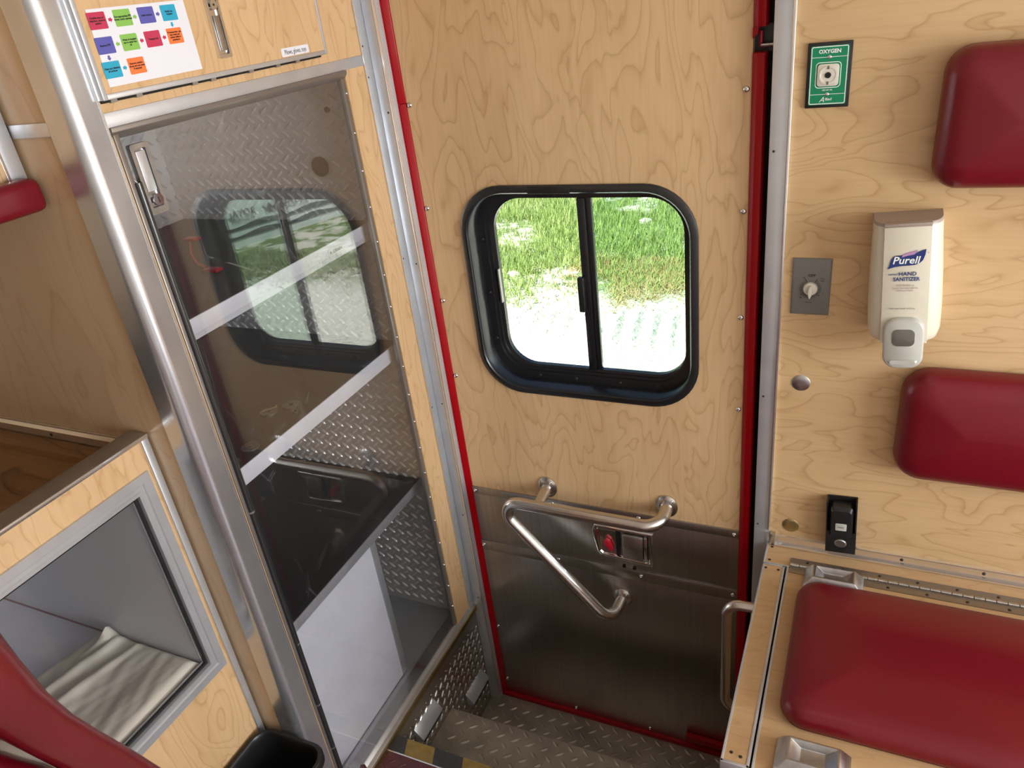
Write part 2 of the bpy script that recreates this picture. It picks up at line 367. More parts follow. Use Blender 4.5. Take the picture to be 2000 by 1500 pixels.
# door jamb trims
t1 = thing('trim_1', 'grey aluminium jamb strip between door gap and oxygen outlet wall', 'trim', (-0.157, 0, -0.4), kind='structure')
MB().box(-0.174, -0.139, -0.003, 0.10, -0.4, 1.98).build('jamb_face', M_ALU, t1, bevel=0.001)
MB().box(-0.1445, -0.1385, -0.0075, -0.0025, 0.49, 1.98).build('edge_lip', M_ALUEDGE, t1, bevel=0.0015)
for z in (1.335, 0.835, 0.50): screw(t1, (-0.166, -0.003, z), (0, -1, 0), 0.0024, 0.0012, M_SCREWDARK)
t2 = thing('trim_2', 'grey aluminium jamb strip between glazed cabinet and door gap', 'trim', (-0.96, 0, -0.4), kind='structure')
MB().box(XL, -0.943, -0.002, 0.10, -0.4, 1.98).build('jamb_face', M_ALU, t2, bevel=0.001)
MB().box(-0.9475, -0.9425, -0.0045, -0.001, -0.39, 1.98).build('edge_lip', M_ALUEDGE, t2, bevel=0.001)
for z in (1.44, 1.10, 0.72, 0.36, 0.05): screw(t2, (-0.957, -0.002, z), (0, -1, 0), 0.0022, 0.001, M_SCREWDARK)

# step well ----------------------------------------------------------
SX0, SX1 = XL, -0.139
def tread(label, y0, y1, z, rz, mat=M_TREAD):
    t = thing('step', label, 'step', ((SX0 + SX1) / 2, y1, z - 0.2), kind='structure')
    MB().box(SX0, SX1, y0, y1, z - 0.012, z).build('tread', mat, t, bevel=0.002)
    MB().box(SX0, SX1, y1 - 0.008, y1 - 0.001, rz, z - 0.011).build('riser', mat, t)
    lugs(MB(), (SX0 + 0.012, y0 + 0.004, z), FX, FY, SX1 - SX0 - 0.02, y1 - y0 - 0.012, 0.044, 0.032, 0.011, 0.0026).build('tread_lug_pattern', mat, t, kind='stuff')
    return t
tread('upper diamond plate entry step below the hazard tape', -0.50, -0.215, -0.19, -0.39)
tread('lower diamond plate entry step at the foot of the side door', -0.216, 0.028, -0.39, -0.46)
tag(MB().box(SX0, SX1, -0.505, -0.492, -0.20, -0.012).build('step_riser_wall', M_TREAD), 'vertical riser under the edge of the maroon floor', 'riser', kind='structure')
ns = thing('floor_nosing', 'worn steel edge plate under the hazard tape at the floor edge', 'nosing', ((SX0 + SX1) / 2, -0.485, -0.01), kind='structure')
MB().box(SX0, SX1, -0.506, -0.462, -0.012, 0.0015).build('nosing_plate', M_TREAD, ns, bevel=0.001)
MB().box(SX0, SX1, -0.5085, -0.5045, 0.0, 0.003).build('nosing_lip', M_ALUEDGE, ns, bevel=0.0008)
tp = thing('hazard_tape', 'black and yellow striped hazard tape on the floor edge', 'tape', ((SX0 + SX1) / 2, -0.485, 0.0015))
x = SX0 - 0.042; k = 0
while x < SX1:
    a, b_ = max(x, SX0), min(x + 0.08, SX1); c0, c1 = max(x + 0.015, SX0), min(x + 0.095, SX1)
    if b_ > a: MB().loft([[(a, -0.4625, z), (b_, -0.4625, z), (c1, -0.504, z), (c0, -0.504, z)] for z in (0.0015, 0.0021)]).build('stripe', M_YELLOW if k % 2 else M_TAPEBLK, tp)
    x += 0.08; k += 1
sp = thing('step_well_side', 'shiny diamond plate side panel of the step well below the cabinet', 'panel', (XL, -0.25, -0.4), kind='structure')
MB().box(XL - 0.012, XL, -0.505, 0.0, -0.40, -0.002).build('side_plate', M_DIAMOND, sp)
lugs(MB(), (XL, -0.46, -0.385), FY, FZ, 0.455, 0.345, 0.028, 0.024, 0.0075, 0.0028).build('plate_lug_pattern', M_DIAMOND, sp, kind='stuff')
for lab, y0, y1, z0, z1 in (('rectangular step light above the upper step', -0.392, -0.285, -0.112, -0.068), ('rectangular step light above the lower step', -0.137, -0.030, -0.27, -0.226)):
    s_ = thing('step_light', lab, 'light', (XL, (y0 + y1) / 2, z0))
    MB().prism([(0, z0), (0.004, z0), (0.024, z0 + 0.006), (0.024, z0 + 0.012), (0, z1)], (XL, 0, 0), FX, FZ, FY, y0, y1).build('hood', M_ALU, s_, bevel=0.0015)
    MB().box(XL + 0.003, XL + 0.0225, y0 + 0.006, y1 - 0.006, z0 - 0.004, z0 + 0.006).build('lens', M_BLACK, s_)

# ------------------------------------------------------------------ side door
door = thing('door_1', 'side entry door with maple panel, sliding window, steel kick plates and red edges', 'door', (-0.57, DY, -0.385), kind='structure')
X0, X1 = -0.928, -0.2115
hole = rrect(-0.832, -0.314, 0.772, 1.264, 0.098, 8)
def ringrect(x0, x1, z0, z1):
    cx, cz = (-0.832 - 0.314) / 2, (0.772 + 1.264) / 2; out = []
    for px, pz in hole:
        dx, dz = px - cx, pz - cz; t = min(((x1 - cx) if dx > 0 else (x0 - cx)) / dx if abs(dx) > 1e-9 else 1e9, ((z1 - cz) if dz > 0 else (z0 - cz)) / dz if abs(dz) > 1e-9 else 1e9)
        out.append([cx + dx * t, cz + dz * t])
    for c in ((x0, z0), (x0, z1), (x1, z0), (x1, z1)):
        i = min(range(len(out)), key=lambda q: (out[q][0] - c[0]) ** 2 + (out[q][1] - c[1]) ** 2); out[i] = list(c)
    return [tuple(p) for p in out]
rr = ringrect(X0, X1, 0.66, 1.37)
pn = MB().loft([[(a, y, b_) for a, b_ in L] for L, y in ((rr, DY), (rr, 0.085), (hole, 0.085), (hole, DY))], close=True)
pn.box(X0, X1, DY, 0.085, 0.42, 0.66).box(X0, X1, DY, 0.085, 1.37, 1.80)
pn.build('door_panel', M_DOORWOOD, door)
sk = MB().loft([[(a, y, b_) for a, b_ in L] for L, y in ((rr, 0.0855), (rr, 0.10), (hole, 0.10), (hole, 0.0855))], close=True)
sk.box(X0 - 0.03, X1 + 0.03, DY + 0.045, 0.10, -0.385, 0.66).box(X0 - 0.03, X1 + 0.03, 0.0855, 0.10, 1.37, 1.80).box(X0 - 0.03, X0, 0.0855, 0.10, 0.66, 1.37).box(X1, X1 + 0.03, 0.0855, 0.10, 0.66, 1.37)
sk.build('outer_skin', M_REDPAINT, door)
# red painted edges
def edge(x0, x1, z0, z1, mir):
    pr = [(x0, 0.075), (x0, 0.021), (x0 + (x1 - x0) * 0.10, 0.0165), (x0 + (x1 - x0) * 0.62, 0.0185), (x1, 0.0265), (x1, 0.075)]
    return MB().prism(pr, (0, 0, 0), FX, FY, FZ, z0, z1)
edge(-0.956, -0.928, -0.385, 1.452, 1).build('red_edge', M_REDPAINT, door, bevel=0.001)
edge(-0.956, -0.928, 1.4525, 1.80, 1).build('red_edge', M_REDPAINT, door, bevel=0.001)
edge(-0.1875, -0.2115, -0.385, 1.497, 1).build('red_edge', M_REDPAINT, door, bevel=0.0012)
edge(-0.1875, -0.2115, 1.538, 1.80, 1).build('red_edge', M_REDPAINT, door, bevel=0.0012)
MB().prism([(-0.2115, 1.52), (-0.2035, 1.527), (-0.2015, 1.538), (-0.2115, 1.538)], (0, 0, 0), FX, FZ, FY, 0.024, 0.06).build('red_corner', M_REDPAINT, door)
MB().box(-0.213, -0.18, 0.055, 0.075, 1.495, 1.54).build('latch_pocket', M_BLACK, door)
MB().tube([(-0.199, 0.04, 1.507), (-0.176, 0.04, 1.507)], 0.004, 10).build('latch_pin', M_NICKEL, door)
MB().tube([(-0.200, 0.045, 1.530), (-0.200, 0.045, 1.505)], 0.003, 10).build('latch_rod', M_REDLEVER, door)
MB().box(-0.956, -0.1875, 0.018, 0.075, -0.3895, -0.374).build('red_bottom_edge', M_REDPAINT, door, bevel=0.001)
MB().box(-0.342, -0.205, 0.012, 0.0275, -0.352, -0.328).build('red_bumper', M_REDPAINT, door, bevel=0.002)
sl = MB().box(-0.975, -0.9555, 0.06, 0.0995, -0.39, 1.80).box(-0.188, -0.1735, 0.06, 0.0995, -0.39, 1.80).box(-0.975, -0.1735, 0.076, 0.0995, -0.40, -0.386)
sl.build('door_seal', M_RUBBER, door)
# steel plates
MB().box(X0, X1, 0.0275, DY + 0.02, -0.3745, 0.256).build('lower_kick_plate', M_STEEL, door, bevel=0.0008)
MB().box(X0, X1, 0.0255, 0.0275, 0.222, 0.256).build('plate_overlap_strip', M_STEEL, door, bevel=0.0007)
MB().box(X0, X1, 0.0275, DY + 0.02, 0.2565, 0.4445).build('upper_kick_plate', M_STEEL, door, bevel=0.0008)
MB().box(X0, X1, 0.0258, 0.0275, 0.4215, 0.4445).build('plate_top_lip', M_STEEL, door, bevel=0.0006)
for x in (-0.9215,): pass
for z in (1.448, 1.223, 0.996, 0.790, 1.66): screw(door, (-0.9215, DY, z), (0, -1, 0), 0.0062, 0.0042)
for z in (1.438, 1.217, 0.996, 0.778, 1.66): screw(door, (-0.2205, DY, z), (0, -1, 0), 0.0062, 0.0042)
for x in (-0.920, -0.691, -0.457, -0.222): screw(door, (x, 0.0258, 0.4325), (0, -1, 0), 0.0058, 0.0036)
for x in (-0.9215, -0.691, -0.457, -0.222): screw(door, (x, 0.0255, 0.2405), (0, -1, 0), 0.0058, 0.0036)
for x, z in ((-0.922, -0.085), (-0.922, -0.316), (-0.689, -0.364), (-0.454, -0.362)): screw(door, (x, 0.0275, z), (0, -1, 0), 0.0055, 0.0032)

# window of the door
def wr(x0, x1, z0, z1, r, y): return [(a, y, b_) for a, b_ in rrect(x0, x1, z0, z1, r, 10)]
FR = [(-0.8405, -0.3050, 0.7635, 1.2735, 0.110, 0.030), (-0.8405, -0.3050, 0.7635, 1.2735, 0.110, 0.0255), (-0.836, -0.3095, 0.768, 1.269, 0.106, 0.0225),
      (-0.8255, -0.320, 0.7785, 1.2585, 0.097, 0.0225), (-0.822, -0.3235, 0.782, 1.255, 0.094, 0.027), (-0.822, -0.3235, 0.782, 1.255, 0.094, 0.072),
      (-0.804, -0.3395, 0.800, 1.238, 0.080, 0.074), (-0.804, -0.3395, 0.800, 1.238, 0.080, 0.081), (-0.797, -0.3455, 0.806, 1.231, 0.075, 0.082),
      (-0.797, -0.3455, 0.806, 1.231, 0.075, 0.089), (-0.789, -0.346, 0.812, 1.2285, 0.072, 0.091), (-0.789, -0.346, 0.812, 1.2285, 0.072, 0.104),
      (-0.829, -0.316, 0.775, 1.262, 0.096, 0.104), (-0.829, -0.316, 0.775, 1.262, 0.096, 0.030)]
wf = MB().loft([wr(*q) for q in FR], close=True).build('window_frame', M_BLACKSATIN, door, smooth=40)
MB().box(-0.664, -0.568, 0.0205, 0.0228, 1.2560, 1.2725).build('frame_joint_cover', M_BLACK, wf, bevel=0.001)
MB().loft([wr(-0.790, -0.566, 0.811, 1.2295, 0.0719, y) for y in (0.0955, 0.0985)]).build('pane', M_GLASS, wf)
MB().loft([wr(-0.572, -0.345, 0.811, 1.2295, 0.0719, y) for y in (0.0995, 0.1025)]).build('pane', M_TINT, wf)
MB().box(-0.5785, -0.560, 0.082, 0.0952, 0.812, 1.230).build('sash_bar', M_BLACKSATIN, wf, bevel=0.0015)
MB().box(-0.5600, -0.547, 0.087, 0.0990, 0.812, 1.230).build('fixed_mullion', M_BLACKSATIN, wf, bevel=0.0015)
MB().box(-0.5865, -0.5715, 0.068, 0.0835, 0.968, 1.052).build('window_latch', M_BLACK, wf, bevel=0.003)
MB().box(-0.7915, -0.7885, 0.083, 0.0935, 0.975, 1.06).build('drain_cover', M_ALUDARK, wf)
for p in ((-0.813, 0.073, 1.137), (-0.813, 0.073, 1.005), (-0.811, 0.073, 0.885), (-0.705, 0.073, 0.791), (-0.61, 0.073, 0.791), (-0.50, 0.073, 0.791), (-0.41, 0.073, 0.791)):
    screw(wf, p, (0, -1, 0), 0.0042, 0.0025, M_BLACK)

# grab handle on the door
gh_path = fillet([(-0.384, DY - 0.002, 0.4835), (-0.384, -0.045, 0.470), (-0.836, -0.045, 0.473), (-0.525, -0.045, 0.122), (-0.512, DY - 0.002, 0.149)], [0.045, 0.038, 0.040], 10)
gh = MB().tube(gh_path, 0.0158, 20).build('grab_handle', M_TUBE, door, smooth=50)
MB().tube([(-0.700, DY - 0.002, 0.483), (-0.700, -0.040, 0.473)], 0.0142, 18).build('handle_post', M_TUBE, gh, smooth=50)
for p, a in (((-0.700, DY - 0.001, 0.483), 0.6), ((-0.384, DY - 0.001, 0.4835), 0.6), ((-0.512, 0.0265, 0.149), 0.3)):
    b = MB().loft([[(p[0] + 0.027 * q * math.cos(t), p[1] - h, p[2] + 0.032 * q * math.sin(t)) for t in [2 * math.pi * k / 24 for k in range(24)]] for q, h in ((1, 0), (1, 0.003), (0.85, 0.006), (0.62, 0.009))])
    b.build('handle_flange', M_TUBE, gh, smooth=40)
    screw(gh, (p[0] + 0.013, p[1] - 0.006, p[2] + 0.019), (0, -1, 0), 0.0042, 0.003)

# paddle latch
lt = MB().loft([[(a, y, b_) for a, b_ in pts] for pts, y in (
    ([(-0.421, 0.279), (-0.419, 0.391), (-0.578, 0.391), (-0.586, 0.372), (-0.577, 0.300), (-0.566, 0.287)], 0.0275),
    ([(-0.424, 0.282), (-0.422, 0.388), (-0.576, 0.388), (-0.583, 0.371), (-0.574, 0.301), (-0.564, 0.290)], 0.0215),
    ([(-0.431, 0.290), (-0.430, 0.381), (-0.570, 0.381), (-0.573, 0.370), (-0.566, 0.305), (-0.558, 0.297)], 0.0215),
    ([(-0.433, 0.292), (-0.432, 0.379), (-0.567, 0.379), (-0.570, 0.369), (-0.563, 0.306), (-0.556, 0.299)], 0.0270))]).build('latch_plate', M_CHROME, door, bevel=0.0012)
MB().box(-0.502, -0.446, 0.0165, 0.0262, 0.298, 0.376).build('paddle', M_CAST, lt, bevel=0.004)
MB().box(-0.444, -0.436, 0.018, 0.0262, 0.298, 0.376).build('paddle_hinge', M_CHROME, lt, bevel=0.002)
MB().box(-0.519, -0.510, 0.020, 0.0262, 0.301, 0.379).build('latch_slot', M_BLACK, lt)
MB().prism([(-0.532, 0.315), (-0.527, 0.322), (-0.534, 0.345), (-0.545, 0.352), (-0.551, 0.345), (-0.547, 0.330)], (0, 0, 0), FX, FZ, FY, 0.014, 0.0262).build('lock_lever', M_REDLEVER, lt, bevel=0.002)
for x in (-0.507, -0.479):
    MB().box(x, x + 0.009, 0.0252, 0.0256, 0.2585, 0.2655).build('lock_symbol', M_INK, door)
    MB().loft([[(x + 0.0045 + 0.0035 * q * math.cos(t), y, 0.2655 + 0.004 * q * math.sin(t)) for q, t in [(1, math.pi * k / 8) for k in range(9)] + [(0.6, math.pi * (8 - k) / 8) for k in range(9)]] for y in (0.0270, 0.0274)]).build('lock_symbol', M_INK, door)

# ------------------------------------------------------------------ tall cabinet left of the door
cb = thing('tall_cabinet', 'tall maple cabinet with smoked acrylic sliding door and aluminium corner post', 'cabinet', (XL - 0.3, -0.35, 0.0))
cs = [(XL, -0.672), (XL, -0.703)] + [(XL - 0.019 + 0.019 * math.cos(a), -0.703 - 0.019 * math.sin(a)) for a in [math.pi / 2 * k / 10 for k in range(1, 11)]] + [(XL - 0.052, -0.722), (XL - 0.052, -0.714), (XL - 0.02, -0.700), (XL - 0.012, -0.672)]
MB().prism(cs, (0, 0, 0), FX, FY, FZ, 0.0, 1.98).build('corner_post', M_POST, cb, smooth=35)
MB().box(-1.75, XL - 0.03, -0.7175, -0.700, 0.0, 1.98).build('side_panel', M_SIDEWOOD, cb)
MB().box(-1.112, XL - 0.040, -0.7215, -0.7170, 1.5405, 1.5590).build('side_rail', M_ALU, cb, bevel=0.0008)
# face members
MB().box(XL - 0.018, XL - 0.002, -0.099, -0.0295, 0.030, 1.5395).build('face_stile', M_CABWOOD, cb)
MB().box(XL - 0.018, XL - 0.002, -0.672, -0.6665, 0.005, 1.5395).build('face_stile', M_CABWOOD, cb)
MB().box(XL - 0.018, XL - 0.002, -0.672, -0.0295, 1.5595, 1.574).build('face_rail', M_CABWOOD, cb)
MB().box(XL - 0.018, XL - 0.002, -0.156, -0.0295, 1.574, 1.98).build('face_panel', M_CABWOOD, cb)
MB().box(XL - 0.018, XL, -0.672, -0.0295, 1.5395, 1.5595).build('aluminium_rail', M_ALU, cb, bevel=0.0008)
cp = MB().box(XL - 0.02, XL + 0.001, -0.030, -0.002, -0.002, 1.98).build('corner_profile', M_ALU, cb, bevel=0.0012)
MB().box(XL + 0.0008, XL + 0.0022, -0.031, -0.0285, 0.03, 1.98).build('edge_bead', M_ALUEDGE, cp)
MB().box(XL - 0.0015, XL + 0.0005, -0.6745, -0.671, 0.0, 1.98).build('post_bead', M_ALUEDGE, cb)
for z in (1.575, 1.515, 1.12, 0.72): screw(cb, (XL + 0.001, -0.024, z), (1, 0, 0), 0.002, 0.001, M_SCREWDARK)
# sill
MB().prism([(-1.02, 0.006), (XL + 0.004, 0.006), (XL + 0.004, -0.004), (XL + 0.006, -0.004), (XL + 0.006, 0.020), (XL - 0.004, 0.024), (XL - 0.012, 0.034), (-1.02, 0.034)], (0, 0, 0), FX, FZ, FY, -0.672, -0.002).build('sill', M_ALUDARK, cb, bevel=0.0012)
MB().prism([(XL + 0.0062, 0.0), (XL + 0.0085, 0.0), (XL + 0.0085, 0.016), (XL + 0.0062, 0.0195)], (0, 0, 0), FX, FZ, FY, -0.672, -0.002).build('sill_edge', M_BRASS, cb)
# interior
MB().box(-1.60, XL - 0.022, -0.055, -0.031, 0.03, 1.97).build('inner_end_panel', M_CABDIAMOND, cb)
lugs(MB(), (-1.60, -0.055, 0.05), FX, FZ, 0.60, 1.50, 0.030, 0.027, 0.0085, 0.0042).build('end_lug_pattern', M_CABDIAMOND, cb, kind='stuff')
MB().box(-1.62, -1.60, -0.70, -0.03, 0.03, 1.97).build('inner_back_panel', M_CABDIAMOND, cb)
lugs(MB(), (-1.60, -0.69, 0.05), FY, FZ, 0.62, 1.50, 0.030, 0.027, 0.0085, 0.0042).build('back_lug_pattern', M_CABDIAMOND, cb, kind='stuff')
MB().box(-1.60, -1.02, -0.70, -0.055, 0.005, 0.03).build('inner_floor', M_ALU, cb)
MB().box(-1.60, XL - 0.02, -0.70, -0.03, 1.56, 1.575).build('inner_top', M_GREYLINER, cb)
cc = MB().cyl((-1.125, -0.0555, 1.343), (-1.125, -0.0605, 1.343), 0.022, 24).build('vent_hole', M_RUBBER, cb)
MB().cyl((-1.072, -0.0555, 1.462), (-1.072, -0.0605, 1.462), 0.006, 14).build('bolt_hole', M_RUBBER, cb)
for nm, z, mat, x1, h in (('shelf', 1.2225, M_SHELF, -1.012, 0.037), ('shelf', 0.922, M_SHELF, -1.012, 0.037), ('shelf', 0.510, M_DARKSHELF, -1.032, 0.026)):
    s_ = MB().box(-1.60, x1 - 0.003, -0.70, -0.056, z - 0.014, z - 0.002).build(nm, mat, cb)
    MB().box(x1 - 0.003, x1, -0.70, -0.056, z - h, z).build('shelf_edge', M_WHITE if h > 0.03 else M_ALU, s_, bevel=0.0008)
# lower divider board
bd = MB().box(-1.046, -1.036, -0.698, -0.312, 0.034, 0.480).build('white_board', M_WHITE, cb)
MB().box(-1.048, -1.034, -0.3115, -0.2905, 0.034, 0.4835).build('board_edge', M_ALU, bd, bevel=0.001)
# sliding door
sd = MB().box(XL - 0.0115, XL - 0.0065, -0.668, -0.098, 0.036, 1.538).build('sliding_door', M_ACRYL, cb)
M_TRIM = plain('grey_brown_track', (0.26, 0.235, 0.215), 0.3, 0.6)
MB().prism([(XL - 0.017, 1.5395), (XL + 0.003, 1.5395), (XL + 0.003, 1.533), (XL - 0.002, 1.527), (XL - 0.006, 1.523), (XL - 0.017, 1.523)], (0, 0, 0), FX, FZ, FY, -0.669, -0.098).build('top_track', M_TRIM, sd, bevel=0.0006)
MB().box(XL - 0.014, XL - 0.0045, -0.112, -0.0985, 0.034, 1.528).build('pull_edge', M_TRIM, sd, bevel=0.001)
MB().box(XL - 0.016, XL + 0.001, -0.668, -0.6585, 0.034, 1.53).build('side_track', M_TRIM, sd, bevel=0.0015)
MB().tube([(XL + 0.0005, -0.6555, 0.0365), (XL + 0.0005, -0.656, 0.5), (XL + 0.0005, -0.6555, 1.0), (XL + 0.0005, -0.655, 1.46)], 0.0062, 12).build('edge_seal', M_SEAL, sd, smooth=60)
for z in (0.205, 0.345, 0.525, 0.86): MB().tube([(XL + 0.0005, -0.6557, z - 0.002), (XL + 0.0005, -0.6557, z + 0.002)], 0.0064, 12).build('seal_clip', M_ALUDARK, sd)
for k in range(19): screw(sd, (XL - 0.0045, -0.1035, 0.105 + k * 0.0773), (1, 0, 0), 0.0036, 0.003)
MB().box(XL - 0.0064, XL - 0.0058, -0.668, -0.12, 1.195, 1.2095).build('film_strip', M_PLEXI, sd)
# sliding door lock handle
hx = XL - 0.0064
hp = MB().loft([[(x_, a, b_) for a, b_ in rrect(-0.6495, -0.6165, 1.4085, 1.5115, 0.004, 3)] for x_ in (hx, hx + 0.008)] + [[(hx + 0.008, a, b_) for a, b_ in rrect(-0.6435, -0.6225, 1.4185, 1.5045, 0.002, 3)]] + [[(hx + 0.003, a, b_) for a, b_ in rrect(-0.6425, -0.6235, 1.4195, 1.5035, 0.002, 3)]]).build('lock_handle', M_CAST, sd, smooth=30)
MB().box(hx + 0.0032, hx + 0.007, -0.6415, -0.6245, 1.442, 1.501).build('handle_insert', M_ALU, hp, bevel=0.001)
MB().cyl((hx + 0.003, -0.633, 1.4295), (hx + 0.013, -0.633, 1.4295), 0.0088, 22).build('lock_barrel', M_CHROME, hp, smooth=40)
MB().box(hx + 0.0131, hx + 0.0134, -0.6338, -0.6322, 1.4255, 1.4335).build('keyhole', M_INK, hp)
MB().tube(fillet([(XL - 0.002, -0.6575, 1.465), (XL + 0.004, -0.6525, 1.452), (XL + 0.004, -0.6525, 1.446), (XL - 0.002, -0.6575, 1.435)], [0.004, 0.004], 4), 0.0014, 8).build('hook_latch', M_CHROME, sd, smooth=50)
# upper door
ux = XL + 0.010
ud = MB().box(XL, ux, -0.664, -0.1635, 1.583, 1.93).build('upper_door', M_CABWOOD, cb)
fm = MB().box(XL - 0.001, ux + 0.002, -0.672, -0.664, 1.5755, 1.93).box(XL - 0.001, ux + 0.002, -0.1635, -0.157, 1.5755, 1.93).box(XL - 0.001, ux + 0.002, -0.664, -0.1635, 1.5755, 1.583)
fm.build('door_frame', M_ALU, ud, bevel=0.0012)
MB().box(XL - 0.0018, XL + 0.0005, -0.668, -0.165, 1.5715, 1.5755).build('door_gap_shade', M_RUBBER, ud)  # black strip standing in for the shade in the gap below the upper door
for y in (-0.655, -0.61, -0.50, -0.46, -0.37, -0.30, -0.245): MB().box(XL, XL + 0.004, y, y + 0.011, 1.5705, 1.5765).build('gasket_clip', M_ALUDARK, ud)
up = MB().loft([[(x_, a, b_) for a, b_ in rrect(-0.4395, -0.4105, 1.6005, 1.7100, 0.003, 3)] for x_ in (ux, ux + 0.005)] + [[(ux + 0.005, a, b_) for a, b_ in rrect(-0.4345, -0.4155, 1.606, 1.705, 0.002, 3)]] + [[(ux + 0.001, a, b_) for a, b_ in rrect(-0.4335, -0.4165, 1.607, 1.704, 0.002, 3)]]).build('flush_pull', M_CHROME, ud, smooth=30)
MB().box(ux + 0.0012, ux + 0.0055, -0.4315, -0.4185, 1.611, 1.662).build('pull_paddle', M_CAST, up, bevel=0.001)
MB().cyl((ux + 0.001, -0.425, 1.677), (ux + 0.007, -0.425, 1.677), 0.0075, 20).build('lock_barrel', M_CHROME, up, smooth=40)
MB().cyl((ux + 0.007, -0.425, 1.677), (ux + 0.0074, -0.425, 1.677), 0.0018, 10).build('keyhole', M_INK, up)

# objects on the shelves
def washer(name, label, p, R, r, h=0.0025):
    o = MB().loft([[(p[0] + q * math.cos(t), p[1] + q * math.sin(t), p[2] + z) for t in [2 * math.pi * k / 24 for k in range(24)]] for q, z in ((R, 0), (R, h), (r, h), (r, 0))], close=True)
    return tag(o.build(name, M_NICKEL, smooth=30), label, 'washer', 'loose hardware on the cabinet shelf')
washer('washer', 'large flat washer with a brass screw lying on it, on the cabinet shelf', (-1.108, -0.425, 0.920), 0.0185, 0.005)
washer('washer', 'large flat washer beside the small washer on the cabinet shelf', (-1.078, -0.388, 0.920), 0.0185, 0.005)
washer('washer', 'small flat washer on the cabinet shelf', (-1.050, -0.409, 0.920), 0.0075, 0.003)
washer('washer', 'flat washer close behind the shelf edge strip, farther from the corner post', (-1.050, -0.548, 0.920), 0.0185, 0.005)
washer('washer', 'flat washer close behind the shelf edge strip, beside the corner post', (-1.045, -0.607, 0.920), 0.0185, 0.005)
def bolt(label, a, b_, r, mat):
    a, b_ = Vector(a), Vector(b_); t = thing('screw', label, 'screw', a, 'loose hardware on the cabinet shelf')
    MB().tube([a, b_], [r, r * 0.7], 10).build('shank', mat, t); d = (a - b_).normalized()
    MB().tube([a, a + d * 0.003], r * 2, 12).build('head', mat, t)
bolt('small brass screw resting on a large washer on the shelf', (-1.098, -0.412, 0.9275), (-1.118, -0.432, 0.9255), 0.0022, M_BRASS)
bolt('long steel screw lying beyond the small washer on the shelf', (-1.048, -0.372, 0.9245), (-1.070, -0.335, 0.9225), 0.002, M_NICKEL)
rt = thing('red_seal_tag', 'red plastic breakaway seal with two tags on the upper shelf', 'tag', (-1.30, -0.33, 1.2205))
MB().box(-1.425, -1.39, -0.225, -0.205, 1.2205, 1.2265).build('tag_plate', M_REDLEVER, rt, bevel=0.001)
MB().box(-1.190, -1.155, -0.405, -0.385, 1.2205, 1.2265).build('tag_plate', M_REDLEVER, rt, bevel=0.001)
MB().tube([(-1.3877, -0.2422, 1.2235), (-1.3091, -0.3159, 1.2235), (-1.2405, -0.3672, 1.2235), (-1.1957, -0.3872, 1.2235)], 0.003, 8).build('tag_cord', M_REDLEVER, rt)
st = tag(MB().box(-1.0116, -1.0110, -0.235, -0.185, 1.196, 1.211).build('shelf_sticker', M_PAPER), 'small white printed sticker on the upper shelf edge', 'sticker')
text('A  DRAIN', 0.010, (-1.0109, -0.210, 1.2035), FY, FZ, M_GREYINK, st, bold=0.0002)

# poster and label on the upper door
px = ux + 0.0006
po = tag(MB().loft([[(x_, -0.652, 1.6870), (x_, -0.4785, 1.6880), (x_, -0.4785, 1.5915), (x_, -0.6545, 1.5905)] for x_ in (ux + 0.0001, px)]).build('flow_chart_sheet', M_PAPER), 'white printed flow chart sheet with coloured boxes on the upper door', 'poster')
rows = [(-0.639, 1.6725, M_PINK, 'Possible signs of\ninfection, observe\npatient'), (-0.5965, 1.6730, M_LIME, 'Don appropriate PPE\ngloves, gown, eyewear'), (-0.5545, 1.6730, M_VIOLET, 'Limit contacts'), (-0.5125, 1.6730, M_CYAN, 'Notify the\nhospital'),
        (-0.6395, 1.6420, M_VIOLET, 'Remove PPE'), (-0.5975, 1.6420, M_LIME, 'When in hospital\nuse to enter the\ned'), (-0.5555, 1.6420, M_PINK, 'Transport pt'), (-0.5135, 1.6420, M_ORANGE, 'If transporting, use\nface mask and\nisolate while in\nambulance'),
        (-0.6410, 1.6115, M_CYAN, 'Clean and disinfect\nall surfaces'), (-0.5985, 1.6115, M_ORANGE, 'Remove clothing\nshoes and put away\nif exposed')]
for y, z, mt, tx in rows:
    bx_ = MB().loft([[(x_, a, b_) for a, b_ in rrect(y - 0.0145, y + 0.0145, z - 0.0105, z + 0.0105, 0.0015, 3)] for x_ in (px, px + 0.0002)]).build('printed_box', mt, po)
    text(tx, 0.0034, (px + 0.0002, y, z), FY, FZ, M_INK, bx_, bold=0.00012, lift=0.0002)
def arrow(y, z, d, mat):
    p = [(-0.003, -0.0018), (0.0003, -0.0018), (0.0003, -0.0034), (0.0036, 0), (0.0003, 0.0034), (0.0003, 0.0018), (-0.003, 0.0018)]
    c, s = {'r': (1, 0), 'l': (-1, 0), 'd': (0, -1)}[d]
    q = [(y + a * c - b_ * s, z + a * s + b_ * c) for a, b_ in p]
    MB().loft([[(x_, a, b_) for a, b_ in q] for x_ in (px, px + 0.0002)]).build('printed_arrow', mat, po)
arrow(-0.618, 1.6722, 'r', M_PINK); arrow(-0.5758, 1.6725, 'r', M_LIME); arrow(-0.5338, 1.6728, 'r', M_VIOLET); arrow(-0.5130, 1.6573, 'd', M_CYAN)
arrow(-0.5345, 1.6418, 'l', M_PINK); arrow(-0.5765, 1.6418, 'l', M_PINK); arrow(-0.6185, 1.6418, 'l', M_LIME); arrow(-0.6400, 1.6265, 'd', M_VIOLET); arrow(-0.6198, 1.6113, 'r', M_CYAN)
